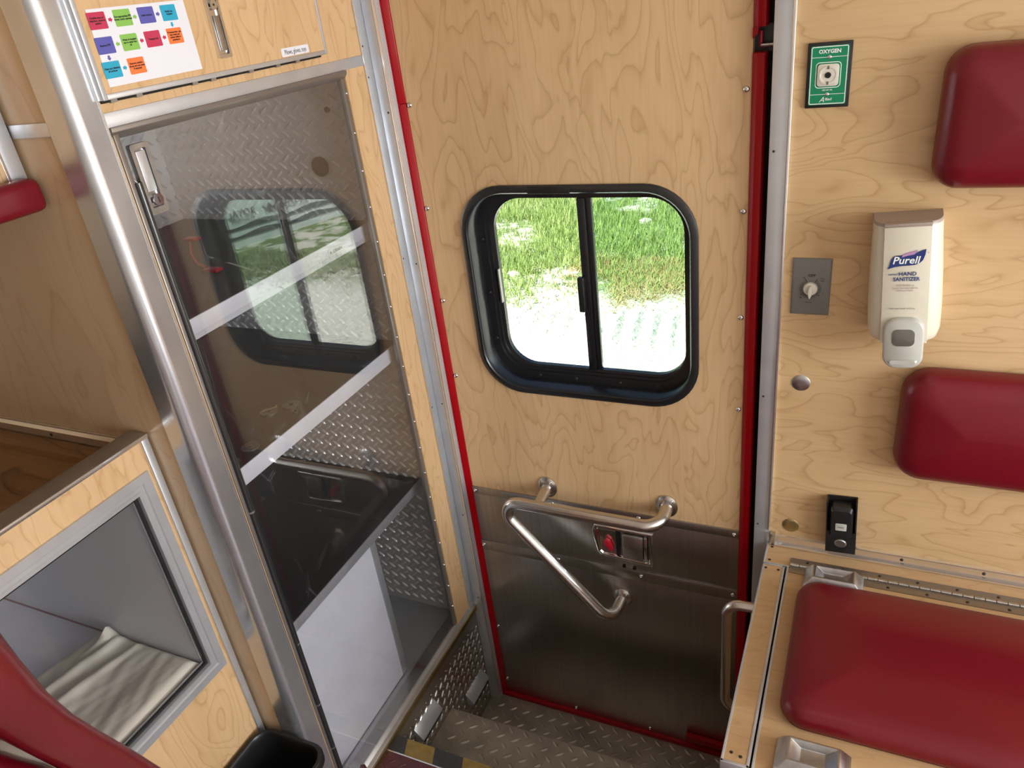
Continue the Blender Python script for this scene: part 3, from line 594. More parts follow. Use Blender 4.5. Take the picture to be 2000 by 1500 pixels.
lb = tag(MB().loft([[(x_, a, b_) for a, b_ in rrect(-0.2865, -0.2095, 1.5845, 1.5985, 0.0025, 3)] for x_ in (ux + 0.0001, ux + 0.0007)]).build('label_strip', M_PAPER), 'white label reading Pilows, gloves, toys on the upper door', 'label')
text('Pilows, gloves, toys', 0.0112, (ux + 0.0007, -0.248, 1.5912), FY, FZ, M_INK, lb, lift=0.0002, sx=0.70)

# ------------------------------------------------------------------ upper left cabinet and padded bumper
uc = thing('wall_cabinet', 'maple wall cabinet with aluminium frame above the counter', 'cabinet', (-1.4, -1.4, 1.455))
MB().box(-1.74, -1.122, -2.20, -0.7225, 1.455, 1.975).build('cabinet_body', M_CABWOOD, uc)
MB().box(-1.122, -1.112, -0.7475, -0.7225, 1.478, 1.975).build('frame_stile', M_ALU, uc, bevel=0.001)
MB().box(-1.122, -1.1095, -0.7525, -0.7475, 1.478, 1.975).build('frame_bead', M_ALUEDGE, uc, bevel=0.0008)
bpd = [(x_, z_) for x_, z_ in rrect(-1.124, -1.085, 1.4405, 1.4885, 0.013, 5)]
r0 = [[(-1.1045 + (a + 1.1045) * q, y, 1.4645 + (b_ - 1.4645) * q) for a, b_ in bpd] for y, q in ((-0.7245, 0.75), (-0.7275, 0.93), (-0.735, 1.0), (-0.80, 1.0), (-0.84, 1.03), (-1.2, 1.0), (-2.2, 1.0))]
bpo = MB().loft(r0).build('bumper_pad', M_RED, smooth=60)
tag(bpo, 'red vinyl padded bumper along the bottom of the wall cabinet', 'bumper')

# ------------------------------------------------------------------ base cabinet with open counter
X2 = -1.080
bc = thing('base_cabinet', 'maple base cabinet with open counter top and aluminium framed window', 'cabinet', (-1.4, -1.4, 0.0))
zt = 1.0545
MB().box(X2 - 0.016, X2 - 0.002, -2.20, -0.7365, 0.0, 0.53).build('face_lower', M_CABWOOD, bc)
MB().box(X2 - 0.016, X2 - 0.002, -2.20, -0.7365, 0.53, zt - 0.004).build('face_upper', M_CABWOOD, bc) if False else None
f_ = MB().box(X2 - 0.016, X2 - 0.002, -2.20, -0.7365, 0.9945, zt - 0.006).box(X2 - 0.016, X2 - 0.002, -0.747, -0.7365, 0.53, 0.9945).box(X2 - 0.016, X2 - 0.002, -2.20, -1.55, 0.53, 0.9945)
f_.build('face_upper', M_CABWOOD, bc)
MB().box(X2 - 0.02, X2, -0.7365, -0.7215, 0.0, zt - 0.004).build('corner_stile', M_ALU, bc, bevel=0.001)
MB().box(X2 - 0.001, X2 + 0.0012, -0.7385, -0.7360, 0.0, zt - 0.006).build('stile_bead', M_ALUEDGE, bc)
# counter rim
MB().box(X2 - 0.042, X2 + 0.001, -2.20, -0.7215, zt - 0.003, zt).build('rim_top', M_ALUDARK, bc, bevel=0.0006)
MB().box(X2 - 0.002, X2 + 0.0022, -2.20, -0.7215, zt - 0.0075, zt - 0.0005).build('rim_edge', M_ALUEDGE, bc, bevel=0.0008)
MB().box(X2 - 0.043, X2 - 0.041, -2.20, -0.7215, zt - 0.045, zt - 0.003).build('rim_lip', M_ALUDARK, bc)
# counter pan seen through the open top
MB().box(-1.70, X2 - 0.018, -0.7575, -0.722, 0.965, 1.003).build('back_batten', M_OLDWOOD, bc)
MB().box(-1.70, X2 - 0.018, -0.868, -0.758, 0.965, 0.990).build('support_board', M_OLDWOOD, bc)
MB().box(-1.70, X2 - 0.018, -0.915, -0.868, 0.965, 0.998).build('front_batten', M_OLDWOOD, bc)
MB().box(-1.70, X2 - 0.018, -2.2, -0.722, 0.955, 0.964).build('compartment_roof', M_RUBBER, bc)
ch = MB().prism([(-0.7185, 1.034), (-0.723, 1.034), (-0.723, 1.0315), (-0.7215, 1.030), (-0.728, 1.026), (-0.728, 1.0235), (-0.7215, 1.022), (-0.7215, 1.006), (-0.7185, 1.006)], (0, 0, 0), FY, FZ, FX, -1.70, -1.128).build('back_channel', M_ALUEDGE, bc)
for x in (-1.35, -1.175): screw(bc, (x, -0.7215, 1.0125), (0, -1, 0), 0.003, 0.0015, M_SCREWDARK)
# window frame (opening y -1.5 .. -0.793, z .588 .. .962)
def yz(y0, y1, z0, z1): return [(y0, z0), (y1, z0), (y1, z1), (y0, z1)]
FRm = [((-1.55, -0.7465, 0.530, 0.9945), X2 - 0.012), ((-1.55, -0.7465, 0.530, 0.9945), X2 + 0.003), ((-1.534, -0.762, 0.546, 0.979), X2 + 0.003), ((-1.532, -0.764, 0.548, 0.977), X2 + 0.0005), ((-1.525, -0.771, 0.555, 0.970), X2 + 0.0005), ((-1.523, -0.773, 0.557, 0.968), X2 + 0.003), ((-1.518, -0.778, 0.562, 0.963), X2 + 0.003), ((-1.517, -0.779, 0.563, 0.962), X2 - 0.012)]
wfr = MB().loft([[(x_, a, b_) for a, b_ in yz(*q)] for q, x_ in FRm], close=True).build('window_frame', M_ALU, bc, smooth=20)
for dx in (0.004, 0.010): MB().loft([[(X2 - dx - e, a, b_) for a, b_ in yz(-1.517 + i, -0.779 - i, 0.563 + i, 0.962 - i)] for e, i in ((0, 0), (0, 0.0055), (0.003, 0.0055), (0.003, 0))], close=True).build('slide_track', M_BLACK if dx < 0.005 else M_ALU, wfr)
MB().box(X2 - 0.0185, X2 - 0.0155, -1.52, -0.782, 0.5655, 0.962).build('window_pane', M_PLEXI, wfr)
# compartment
cm = MB().box(-1.745, X2 - 0.02, -0.781, -0.777, 0.555, 0.955).box(-1.745, -1.741, -1.6, -0.777, 0.555, 0.955).box(-1.745, X2 - 0.02, -1.604, -1.6, 0.555, 0.955)
cm.build('compartment_liner', M_GREYLINER, bc)
MB().box(-1.745, X2 - 0.02, -1.60, -0.781, 0.551, 0.5565).build('compartment_floor', M_WHITE, bc)
MB().box(-1.741, X2 - 0.02, -0.7835, -0.781, 0.5565, 0.559).build('sealant_line', M_MAUVE, bc)

# folded cloth in the compartment
def cloth():
    nx, ny = 46, 46; b = MB(); vs_ = []; x0, x1, y0, y1 = -1.385, X2 - 0.022, -1.14, -0.785
    rnd = random.Random(3); ph = [rnd.uniform(0, 6) for _ in range(8)]
    def h(u, v):
        a = 0.006 * math.sin(9 * u + 6 * v + ph[0]) + 0.004 * math.sin(17 * u - 5 * v + ph[1]) + 0.0022 * math.sin(31 * u + 9 * v + ph[2])
        fold = 0.012 * math.exp(-((u - 0.20 - 0.06 * v) / 0.04) ** 2) + 0.010 * math.exp(-((u - 0.34 - 0.10 * v) / 0.03) ** 2)
        peak = 0.035 * math.exp(-(((u - 0.17) / 0.035) ** 2 + ((v - 1.0) / 0.10) ** 2))
        return 0.018 + a * 0.35 + fold * 0.8 + peak + 0.0008 * math.sin(52 * u + 20 * v + 2 * math.sin(9 * v)) + 0.0005 * math.sin(83 * u - 25 * v + 3 * math.sin(7 * u))
    for top in (1, 0):
        for i in range(nx + 1):
            for j in range(ny + 1):
                u, v = i / nx, j / ny
                x_ = x0 + (x1 - x0) * u + 0.012 * math.sin(7 * v + 1) * (1 - u); y_ = y0 + (y1 - y0) * v + 0.004 * math.sin(12 * u) * (v < 0.9)
                edge_ = min(1, min(u, 1 - u, v, 1 - v) / 0.03)
                vs_.append((x_, y_, 0.5568 + (h(u, v) * (0.35 + 0.65 * edge_) if top else 0.0)))
    n1 = (nx + 1) * (ny + 1); fs = []; I = lambda i, j: i * (ny + 1) + j
    for i in range(nx):
        for j in range(ny):
            fs.append((I(i, j), I(i + 1, j), I(i + 1, j + 1), I(i, j + 1))); fs.append((n1 + I(i, j), n1 + I(i, j + 1), n1 + I(i + 1, j + 1), n1 + I(i + 1, j)))
    for i in range(nx): fs += [(I(i, 0), n1 + I(i, 0), n1 + I(i + 1, 0), I(i + 1, 0)), (I(i, ny), I(i + 1, ny), n1 + I(i + 1, ny), n1 + I(i, ny))]
    for j in range(ny): fs += [(I(0, j), I(0, j + 1), n1 + I(0, j + 1), n1 + I(0, j)), (I(nx, j), n1 + I(nx, j), n1 + I(nx, j + 1), I(nx, j + 1))]
    b.add(vs_, fs); return b
tag(cloth().build('folded_cloth', M_CLOTH, smooth=60), 'folded cream cloth lying in the grey lined compartment', 'cloth')

# ------------------------------------------------------------------ bin
bn = thing('waste_bin', 'black plastic waste bin standing by the corner post', 'bin', (-0.985, -0.86, 0.0))
def br(x0, x1, y0, y1, r, z): return [(a, b_, z) for a, b_ in rrect(x0, x1, y0, y1, r, 6)]
bx0, bx1, by0, by1 = -1.074, -0.893, -1.00, -0.727
MB().loft([br(bx0 + 0.03, bx1 - 0.03, by0 + 0.03, by1 - 0.03, 0.03, 0.0), br(bx0 + 0.006, bx1 - 0.006, by0 + 0.006, by1 - 0.006, 0.036, 0.318), br(bx0 + 0.011, bx1 - 0.011, by0 + 0.011, by1 - 0.011, 0.034, 0.318), br(bx0 + 0.034, bx1 - 0.034, by0 + 0.034, by1 - 0.034, 0.028, 0.006)]).build('bin_body', M_BLACK, bn, smooth=40)
MB().loft([br(bx0 + 0.004, bx1 - 0.004, by0 + 0.004, by1 - 0.004, 0.038, 0.308), br(bx0, bx1, by0, by1, 0.04, 0.312), br(bx0, bx1, by0, by1, 0.04, 0.326), br(bx0 + 0.003, bx1 - 0.003, by0 + 0.003, by1 - 0.003, 0.038, 0.330), br(bx0 + 0.009, bx1 - 0.009, by0 + 0.009, by1 - 0.009, 0.034, 0.330), br(bx0 + 0.012, bx1 - 0.012, by0 + 0.012, by1 - 0.012, 0.032, 0.325), br(bx0 + 0.012, bx1 - 0.012, by0 + 0.012, by1 - 0.012, 0.032, 0.308)], close=True).build('bin_rim', M_BLACK, bn, smooth=40)
# catch on the post foot
ct = thing('door_catch', 'small chrome spring catch at the foot of the corner post', 'catch', (XL + 0.012, -0.60, 0.0))
MB().prism([(-0.618, 0.036), (-0.586, 0.036), (-0.590, 0.058), (-0.602, 0.072), (-0.612, 0.060)], (XL, 0, 0), FY, FZ, FX, 0.004, 0.007).build('catch_plate', M_CHROME, ct, bevel=0.0008)
MB().tube([(XL + 0.0065, -0.602, 0.048), (XL + 0.018, -0.602, 0.048)], [0.006, 0.005], 14).build('catch_knob', M_CHROME, ct, smooth=50)

# ------------------------------------------------------------------ attendant seat
ch = thing('attendant_seat', 'red vinyl attendant seat with beige shell beside the base cabinet', 'seat', (-0.80, -1.30, 0.0))
def superell(c, ax, ay, az, p=2.6, nu=28, nv=16):
    b = MB(); rings = []
    sg = lambda t, e: math.copysign(abs(t) ** e, t)
    for i in range(1, nv):
        ph_ = -math.pi / 2 + math.pi * i / nv
        rings.append([(c[0] + ax * sg(math.cos(ph_), 2 / p) * sg(math.cos(t), 2 / p), c[1] + ay * sg(math.cos(ph_), 2 / p) * sg(math.sin(t), 2 / p), c[2] + az * sg(math.sin(ph_), 2 / p)) for t in [2 * math.pi * k / nu for k in range(nu)]])
    return b.loft(rings)
pth = [(-0.9234, -1.1935, 1.06), (-0.879, -1.1847, 1.05), (-0.8357, -1.1746, 1.03), (-0.7865, -1.1749, 1.01), (-0.7384, -1.1774, 1.0), (-0.7103, -1.1742, 0.985), (-0.6654, -1.172, 0.97), (-0.6191, -1.1724, 0.955), (-0.5479, -1.1781, 0.94)]
rad = [0.0733, 0.0665, 0.0411, 0.029, 0.0246, 0.0233, 0.0224, 0.0223, 0.0221]
def round_end(p, r):
    p = [Vector(q) for q in p]; d = (p[-1] - p[-2]).normalized(); R_ = r[-1]
    return p + [p[-1] + d * R_ * k for k in (0.5, 0.8, 0.95, 1.0)], list(r) + [R_ * k for k in (0.87, 0.6, 0.31, 0.06)]
pth, rad = round_end(pth, rad)
MB().tube(pth, rad, 28).build('bolster', M_REDSEAT, ch, smooth=70)
superell((-0.99, -1.45, 0.72), 0.08, 0.26, 0.36).build('backrest', M_RED, ch, smooth=70)
superell((-0.8354, -1.1894, 0.962), 0.085, 0.03, 0.03, 2.2).build('side_shell', M_BEIGE, ch, smooth=70)
superell((-0.70, -1.45, 0.50), 0.26, 0.25, 0.07, 3).build('seat_cushion', M_RED, ch, smooth=60)
MB().tube(*round_end([(-0.8296, -1.2632, 0.97), (-0.7852, -1.238, 0.965), (-0.7401, -1.2271, 0.955), (-0.6802, -1.2222, 0.945), (-0.5998, -1.2249, 0.935)], [0.0511, 0.0405, 0.0365, 0.0326, 0.0303]), 24).build('arm_pad', M_REDSEAT, ch, smooth=70)
MB().cyl((-0.74, -1.45, 0.0), (-0.74, -1.45, 0.45), 0.09, 24).build('pedestal', M_BLACK, ch, smooth=40)
MB().box(-0.83, -0.79, -1.25, -1.20, 0.45, 0.915).build('arm_post', M_BEIGE, ch, bevel=0.01)

# ------------------------------------------------------------------ bench
BZ = 0.45; BX = -0.1435
bh = thing('squad_bench', 'maple bench with red cushion and hinged lid along the side wall', 'bench', (0.6, -0.3, 0.0))
MB().box(BX + 0.002, BX + 0.02, -0.585, -0.001, -0.39, BZ - 0.016).build('end_panel', M_BENCHWOOD, bh)
MB().box(BX + 0.02, 1.9, -0.59, -0.575, 0.0, BZ - 0.016).build('front_panel', M_BENCHWOOD, bh)
MB().box(BX + 0.003, 1.9, -0.0685, -0.004, BZ - 0.016, BZ).build('back_deck', M_BENCHWOOD, bh)
MB().box(BX + 0.003, -0.101, -0.583, -0.078, BZ - 0.016, BZ).build('side_deck', M_BENCHWOOD, bh)
e_ = MB().box(BX, BX + 0.0045, -0.588, -0.0715, BZ - 0.02, BZ + 0.0012).box(-0.1015, -0.0965, -0.588, -0.074, BZ - 0.016, BZ + 0.0012).box(BX, -0.0965, -0.0775, -0.0735, BZ - 0.016, BZ + 0.0012).box(BX, -0.0965, -0.589, -0.583, BZ - 0.02, BZ + 0.0012)
e_.build('side_deck_edging', M_ALU, bh, bevel=0.0006)
MB().box(BX, BX + 0.0045, -0.0712, -0.002, BZ - 0.02, BZ + 0.0012).box(BX + 0.0045, -0.086, -0.0725, -0.0690, BZ - 0.016, BZ + 0.0012).build('back_deck_edging', M_ALU, bh, bevel=0.0006)
for p in ((-0.131, -0.060), (-0.1355, -0.088), (-0.109, -0.0885), (-0.1285, -0.566), (-0.1125, -0.570), (-0.131, -0.015)): screw(bh, (p[0], p[1], BZ), (0, 0, 1), 0.0032, 0.0012, M_SCREWDARK)
ld = MB().box(-0.0885, 1.9, -0.583, -0.076, BZ - 0.016, BZ).build('lid', M_BENCHWOOD, bh)
MB().box(-0.0930, -0.0885, -0.588, -0.073, BZ - 0.016, BZ + 0.0012).box(-0.0885, 1.9, -0.588, -0.583, BZ - 0.016, BZ + 0.0012).build('lid_edging', M_ALU, ld, bevel=0.0006)
MB().box(BX + 0.01, 1.9, -0.58, -0.01, BZ - 0.022, BZ - 0.0165).build('under_deck', M_RUBBER, bh)
# piano hinge
hg = MB().box(-0.087, 1.9, -0.0655, -0.0425, BZ, BZ + 0.0022).box(-0.087, 1.9, -0.0905, -0.0690, BZ, BZ + 0.0022).build('piano_hinge', M_HINGE, bh, bevel=0.0005)
kn = MB().tube([(0, -0.0672, BZ + 0.0030), (0.0180, -0.0672, BZ + 0.0030)], 0.0045, 10).build('hinge_knuckle', M_NICKEL, hg, smooth=40)
k0 = kn.location.copy()
kn.location = k0 + Vector((-0.0865, 0, 0))
for k in range(1, 60):
    c = kn.copy(); COL.objects.link(c); c.parent = hg; c.location = k0 + Vector((-0.0865 + k * 0.0195, 0, 0))
for k in range(16):
    screw(bh, (-0.052 + k * 0.072, -0.052, BZ + 0.002), (0, 0, 1), 0.0036, 0.0015, M_SCREWDARK)
    if k: screw(bh, (-0.036 + k * 0.072, -0.083, BZ + 0.002), (0, 0, 1), 0.0036, 0.0015, M_SCREWDARK)
# cushion: rounded slab
def cushion(name, x0, x1, a0, a1, th, mk, mat, parent, r=0.05, crown=0.012, fl=0.25):
    rings = []
    prof = [(0.004, 0.0), (0.0, 0.012), (0.002, th * 0.55), (0.008, th * 0.78), (0.020, th * 0.93), (0.038, th), (0.075, th + crown * 0.6)]
    for ins, h in prof: rings.append([mk(p, q, h) for p, q in rrect(x0 + ins, x1 - ins, a0 + ins, a1 - ins, max(r - ins * 0.6, 0.01), 8)])
    ins = min((a1 - a0) / 2 - 0.004, 0.13)
    rings.append([mk(p, q, th + crown) for p, q in rrect(x0 + ins, x1 - ins, a0 + ins, a1 - ins, 0.002, 8)])
    return MB().loft(rings).build(name, mat, parent, smooth=80)
cushion('cushion', -0.064, 1.25, -0.488, -0.134, 0.046, lambda p, q, h: (p, q, BZ + h), M_RED, bh, r=0.045, crown=0.012)
# belt anchor castings
def casting(x0, x1, y0, y1, parent, h=0.026, lip=1):
    xm0, xm1 = x0 + 0.018, x1 - 0.018; ym0, ym1 = y0 + 0.012, y1 - 0.006
    base = [(x0, y0), (x1, y0), (x1, y1), (x0, y1)]; top = [(xm0, ym0), (xm1, ym0), (xm1, ym1), (xm0, ym1)]
    i = 0.004; t2_ = [(xm0 + i, ym0 + i), (xm1 - i, ym0 + i), (xm1 - i, ym1 - i), (xm0 + i, ym1 - i)]
    t3 = [(xm0 + 0.022, ym0 + 0.014), (xm1 - 0.022, ym0 + 0.014), (xm1 - 0.022, ym1 - 0.008), (xm0 + 0.022, ym1 - 0.008)]
    o = MB().loft([[(a, b_, BZ + z) for a, b_ in L] for L, z in ((base, 0.0), (base, 0.006), (top, h), (t2_, h), (t3, h - 0.014))]).build('belt_anchor', M_CAST, parent, bevel=0.0015)
    screw(o, (x0 + 0.009, (y0 + y1) / 2, BZ + h * 0.55), (-0.75, 0, 0.66), 0.003, 0.001, M_SCREWDARK)
    screw(o, (x1 - 0.009, (y0 + y1) / 2, BZ + h * 0.55), (0.75, 0, 0.66), 0.003, 0.001, M_SCREWDARK)
    return o
casting(-0.056, 0.062, -0.131, -0.072, bh)
casting(-0.060, 0.058, -0.582, -0.516, bh)
# grab bar on the bench end
hb = fillet([(BX + 0.004, -0.195, 0.428), (BX - 0.058, -0.195, 0.425), (BX - 0.058, -0.195, 0.10), (BX + 0.004, -0.195, 0.10)], [0.034, 0.034], 8)
gbar = MB().tube(hb, 0.0115, 18).build('end_grab_bar', M_TUBE, bh, smooth=50)

# aluminium channel on the wall above the bench
chn = thing('wall_channel', 'aluminium screw channel on the wall above the bench back', 'channel', (0.6, -0.005, 0.455))
MB().prism([(0, 0.4515), (-0.0115, 0.4515), (-0.0115, 0.4555), (-0.004, 0.4575), (-0.004, 0.4745), (-0.0095, 0.4765), (-0.0095, 0.4805), (0, 0.4815)], (0, 0, 0), FY, FZ, FX, -0.128, 1.9).build('channel_strip', M_ALUEDGE, chn, bevel=0.0004)
MB().box(-0.1385, -0.1265, -0.0115, 0.0, 0.4520, 0.4835).build('end_clip', M_NICKEL, chn, bevel=0.001)
for x in (0.132, 0.284, 0.436, 0.59): screw(chn, (x, -0.0042, 0.4665), (0, -1, 0), 0.0036, 0.0018, M_SCREWDARK)

# ------------------------------------------------------------------ things on the side wall
def wallpad(name, label, x0, x1, z0, z1, th, r):
    o = cushion(name, x0, x1, z0, z1, th, lambda p, q, h: (p, -h, q), M_RED, None, r=r, crown=0.01)
    return tag(o, label, 'cushion', 'red pads on the side wall')
wallpad('head_pad', 'red vinyl head pad on the wall above the sanitizer dispenser', 0.084, 0.62, 1.272, 1.490, 0.058, 0.040)
wallpad('back_pad', 'red vinyl back pad on the wall below the sanitizer dispenser', 0.086, 0.62, 0.700, 0.935, 0.058, 0.048)

ox = thing('oxygen_outlet', 'green oxygen outlet plate with black border on the maple wall', 'outlet', (-0.0843, 0, 1.405))
MB().box(-0.1185, -0.0502, -0.0055, 0.0, 1.4055, 1.5075).build('back_plate', M_BLACK, ox, bevel=0.0012)
fp = MB().loft([[(a, y, b_) for a, b_ in rrect(-0.1135, -0.0552, 1.4105, 1.5025, 0.002, 3)] for y in (-0.0055, -0.0066)]).build('face_plate', M_GREEN, ox)
def lineframe(x0, x1, z0, z1, r, t, y, par, mat, nm='printed_border'):
    A = rrect(x0, x1, z0, z1, r, 5); B = rrect(x0 + t, x1 - t, z0 + t, z1 - t, max(r - t, 0.0004), 5)
    return MB().loft([[(a, yy, b_) for a, b_ in L] for L, yy in ((A, y), (A, y - 0.0002), (B, y - 0.0002), (B, y))], close=True).build(nm, mat, par)
lineframe(-0.1125, -0.0562, 1.4115, 1.5015, 0.003, 0.0013, -0.0066, fp, M_PRINTW)
lineframe(-0.1045, -0.0652, 1.4370, 1.4775, 0.006, 0.0012, -0.0066, fp, M_PRINTW)
for z in (1.4850, 1.4272): MB().box(-0.111, -0.0577, -0.0069, -0.0066, z - 0.0004, z + 0.0004).build('printed_line', M_PRINTW, fp)
text('OXYGEN', 0.0082, (-0.0843, -0.0066, 1.4935), FX, FZ, M_PRINTW, fp, bold=0.0003)
text('USE NO OIL', 0.0030, (-0.0845, -0.0066, 1.4338), FX, FZ, M_PRINTW, fp, bold=0.00008)
text('A', 0.0120, (-0.0925, -0.0066, 1.4185), FX, FZ, M_PRINTW, fp, shear=0.35); text('llied', 0.0062, (-0.0820, -0.0066, 1.4192), FX, FZ, M_PRINTW, fp, shear=0.1, bold=0.0001)
sk_ = MB().loft([[(a, y, b_) for a, b_ in rrect(-0.1015, -0.0682, 1.4400, 1.4745, 0.005, 4)] for y in (-0.0066, -0.0085)]).build('socket', M_IVORY, ox, bevel=0.0006)
MB().loft([[(-0.0848 + q * math.cos(t), y, 1.4573 + q * math.sin(t)) for t in [2 * math.pi * k / 28 for k in range(28)]] for q, y in ((0.0145, -0.0085), (0.0145, -0.0092), (0.0118, -0.0092), (0.0110, -0.0086))]).build('socket_ring', M_IVORY, sk_, smooth=30)
MB().cyl((-0.0848, -0.0086, 1.4573), (-0.0848, -0.0098, 1.4573), 0.0047, 18).build('socket_bore', M_RUBBER, sk_)
for z in (1.4692, 1.4450): MB().box(-0.0862, -0.0834, -0.0096, -0.0085, z - 0.0025, z + 0.0025).build('key_slot', M_GREYINK, sk_)
for z in (1.4850, 1.4272): screw(ox, (-0.0845, -0.0066, z), (0, -1, 0), 0.0034, 0.0018)

tm = thing('timer_switch', 'grey metal timer switch plate with ivory knob reading OFF', 'timer', (-0.0885, 0, 1.026))
MB().loft([[(a, y, b_) for a, b_ in L] for L, y in ((yz(-0.1232, -0.0538, 1.0250, 1.1380), 0.0), (yz(-0.1232, -0.0538, 1.0250, 1.1380), -0.002), (yz(-0.1200, -0.0570, 1.0282, 1.1348), -0.0052))]).build('plate', M_TIMER, tm, bevel=0.0004)
kx, kz = -0.0890, 1.0790
MB().loft([[(kx + q * math.cos(t), y, kz + q * math.sin(t)) for t in [2 * math.pi * k / 30 for k in range(30)]] for q, y in ((0.0130, -0.0052), (0.0130, -0.0068), (0.0118, -0.010), (0.0112, -0.0103))]).build('knob', M_IVORY, tm, smooth=35)
MB().loft([[(kx + a, y, kz + b_) for a, b_ in L] for L, y in (([(-0.0052, -0.004), (-0.003, -0.0135), (0, -0.0185), (0.003, -0.0135), (0.0052, -0.004), (0.0022, 0.0085), (-0.0022, 0.0085)], -0.0103), ([(-0.0036, -0.003), (-0.0018, -0.0130), (0, -0.0165), (0.0018, -0.0130), (0.0036, -0.003), (0.0012, 0.0070), (-0.0012, 0.0070)], -0.0185))]).build('knob_pointer', M_IVORY, tm, bevel=0.0008)
tk = MB()
for k in range(31):
    a = math.radians(118 + k * (322 - 0) / 32); big = k in (0, 10, 20, 30)
    c, s = math.cos(a), math.sin(a); r0_, r1_ = 0.0140, 0.0215 if big else 0.0195; hw = 0.0006 if big else 0.00035
    tk.loft([[(kx + r0_ * c - hw * s, y, kz + r0_ * s + hw * c), (kx + r1_ * c - hw * s, y, kz + r1_ * s + hw * c), (kx + r1_ * c + hw * s, y, kz + r1_ * s - hw * c), (kx + r0_ * c + hw * s, y, kz + r0_ * s - hw * c)] for y in (-0.0052, -0.0055)])
tk.build('dial_marks', M_INK, tm)
text('OFF', 0.0075, (kx + 0.001, -0.0052, 1.1050), FX, FZ, M_INK, tm, bold=0.0002)
text('15', 0.0046, (kx - 0.0125, -0.0052, 1.1005), FX, FZ, M_INK, tm, bold=0.0001); text('10', 0.0046, (kx - 0.0170, -0.0052, 1.0605), FX, FZ, M_INK, tm, bold=0.0001)
text('Turn\nPast', 0.0042, (kx + 0.0205, -0.0052, 1.0975), FX, FZ, M_INK, tm); text('5', 0.004, (kx + 0.0225, -0.0052, 1.0690), FX, FZ, M_INK, tm)
text('MINUTES', 0.0030, (kx - 0.002, -0.0052, 1.0510), FX, FZ, M_INK, tm)

for lab, x, z, mt in (('shiny steel snap disc on the maple wall below the timer', -0.0948, 0.873, M_CAST), ('dull brass toned snap disc on the wall beside the belt buckle', -0.0960, 0.5085, M_BRASS)):
    o = MB().loft([[(x + q * math.cos(t), y, z + q * math.sin(t)) for t in [2 * math.pi * k / 28 for k in range(28)]] for q, y in ((0.0180, 0.0), (0.0180, -0.0008), (0.0168, -0.0018), (0.006, -0.0022))])
    tag(o.build('snap_disc', mt, smooth=40), lab, 'disc')

# sanitizer dispenser: mounted slightly askew ------------------------------------
TA = math.radians(4.0); tu = Vector((math.cos(TA), 0, math.sin(TA))); tv = Vector((-math.sin(TA), 0, math.cos(TA)))
TO = Vector((0.0575, 0, 1.252))
def tl(a, h, b_): return TO + tu * a + tv * b_ + Vector((0, -h, 0))
dsp = thing('sanitizer_dispenser', 'cream plastic hand sanitizer dispenser on the maple wall', 'dispenser', TO)
def dsec(wd, dp, b_, n=14):
    pts = [tl(wd / 2, 0, b_)]
    for k in range(n + 1):
        t = math.pi * k / n; c, s = math.cos(t), math.sin(t)
        pts.append(tl(wd / 2 * math.copysign(abs(c) ** 0.55, c), 0.012 + (dp - 0.012) * abs(s) ** 0.55, b_))
    pts.append(tl(-wd / 2, 0, b_)); return pts
def dsec_t(wd, dp, b0, b1): return dsec(wd, dp, b0)
MB().loft([dsec(0.1070, 0.071, -0.0302), dsec(0.1090, 0.074, -0.06), dsec(0.1150, 0.080, -0.12), dsec(0.1185, 0.083, -0.18), dsec(0.1175, 0.082, -0.222), dsec(0.110, 0.078, -0.236), dsec(0.095, 0.070, -0.242)]).build('housing', M_CREAM, dsp, smooth=50)
MB().loft([dsec(0.1070, 0.0715, -0.0302), dsec(0.1068, 0.0712, -0.0265), dsec(0.105, 0.0698, -0.0246)]).build('top_cap', M_TAUPE, dsp, smooth=50)
def strip(w0, w1, d0, d1, b0, b1, t=0.003): return MB().loft([[tl(-w, d - 0.012, b_), tl(w, d - 0.012, b_), tl(w, d + t, b_), tl(-w, d + t, b_)] for w, d, b_ in ((w0, d0, b0), ((w0 + w1) / 2, (d0 + d1) / 2 + 0.0012, (b0 + b1) / 2), (w1, d1, b1))])
fpn = strip(0.0352, 0.0365, 0.0710, 0.0842, -0.0305, -0.236, 0.0022).build('front_panel', M_CREAM, dsp, bevel=0.0006)
strip(0.0352, 0.0352, 0.0702, 0.0708, -0.0243, -0.0303, 0.0032).build('cap_panel', M_TAUPE, dsp, bevel=0.0006)
# push bar
def pb(sc_, d, sh=0.0): return [tl(a * sc_, d, b_ * sc_ - 0.2355 + sh) for a, b_ in rrect(-0.0320, 0.0320, -0.0490, 0.0480, 0.022, 6)]
pbar = MB().loft([pb(1.0, 0.045), pb(1.0, 0.086), pb(0.97, 0.0905), pb(0.90, 0.0925)]).build('push_bar', M_GREYPLAS, dsp, smooth=50)
MB().loft([[tl(a * s_, d, b_ * s_ - 0.2225) for a, b_ in rrect(-0.0175, 0.0175, -0.0165, 0.0150, 0.009, 5)] for s_, d in ((1, 0.0925), (1, 0.0938), (0.8, 0.0945))]).build('level_window', M_SMOKE, pbar, smooth=40)
MB().loft([[tl(a * s_, d, b_ * s_ - 0.2700) for a, b_ in rrect(-0.0235, 0.0235, -0.0045, 0.0045, 0.0044, 4)] for s_, d in ((1, 0.0925), (0.85, 0.0955))]).build('thumb_ridge', M_GREYPLAS, pbar, smooth=40)
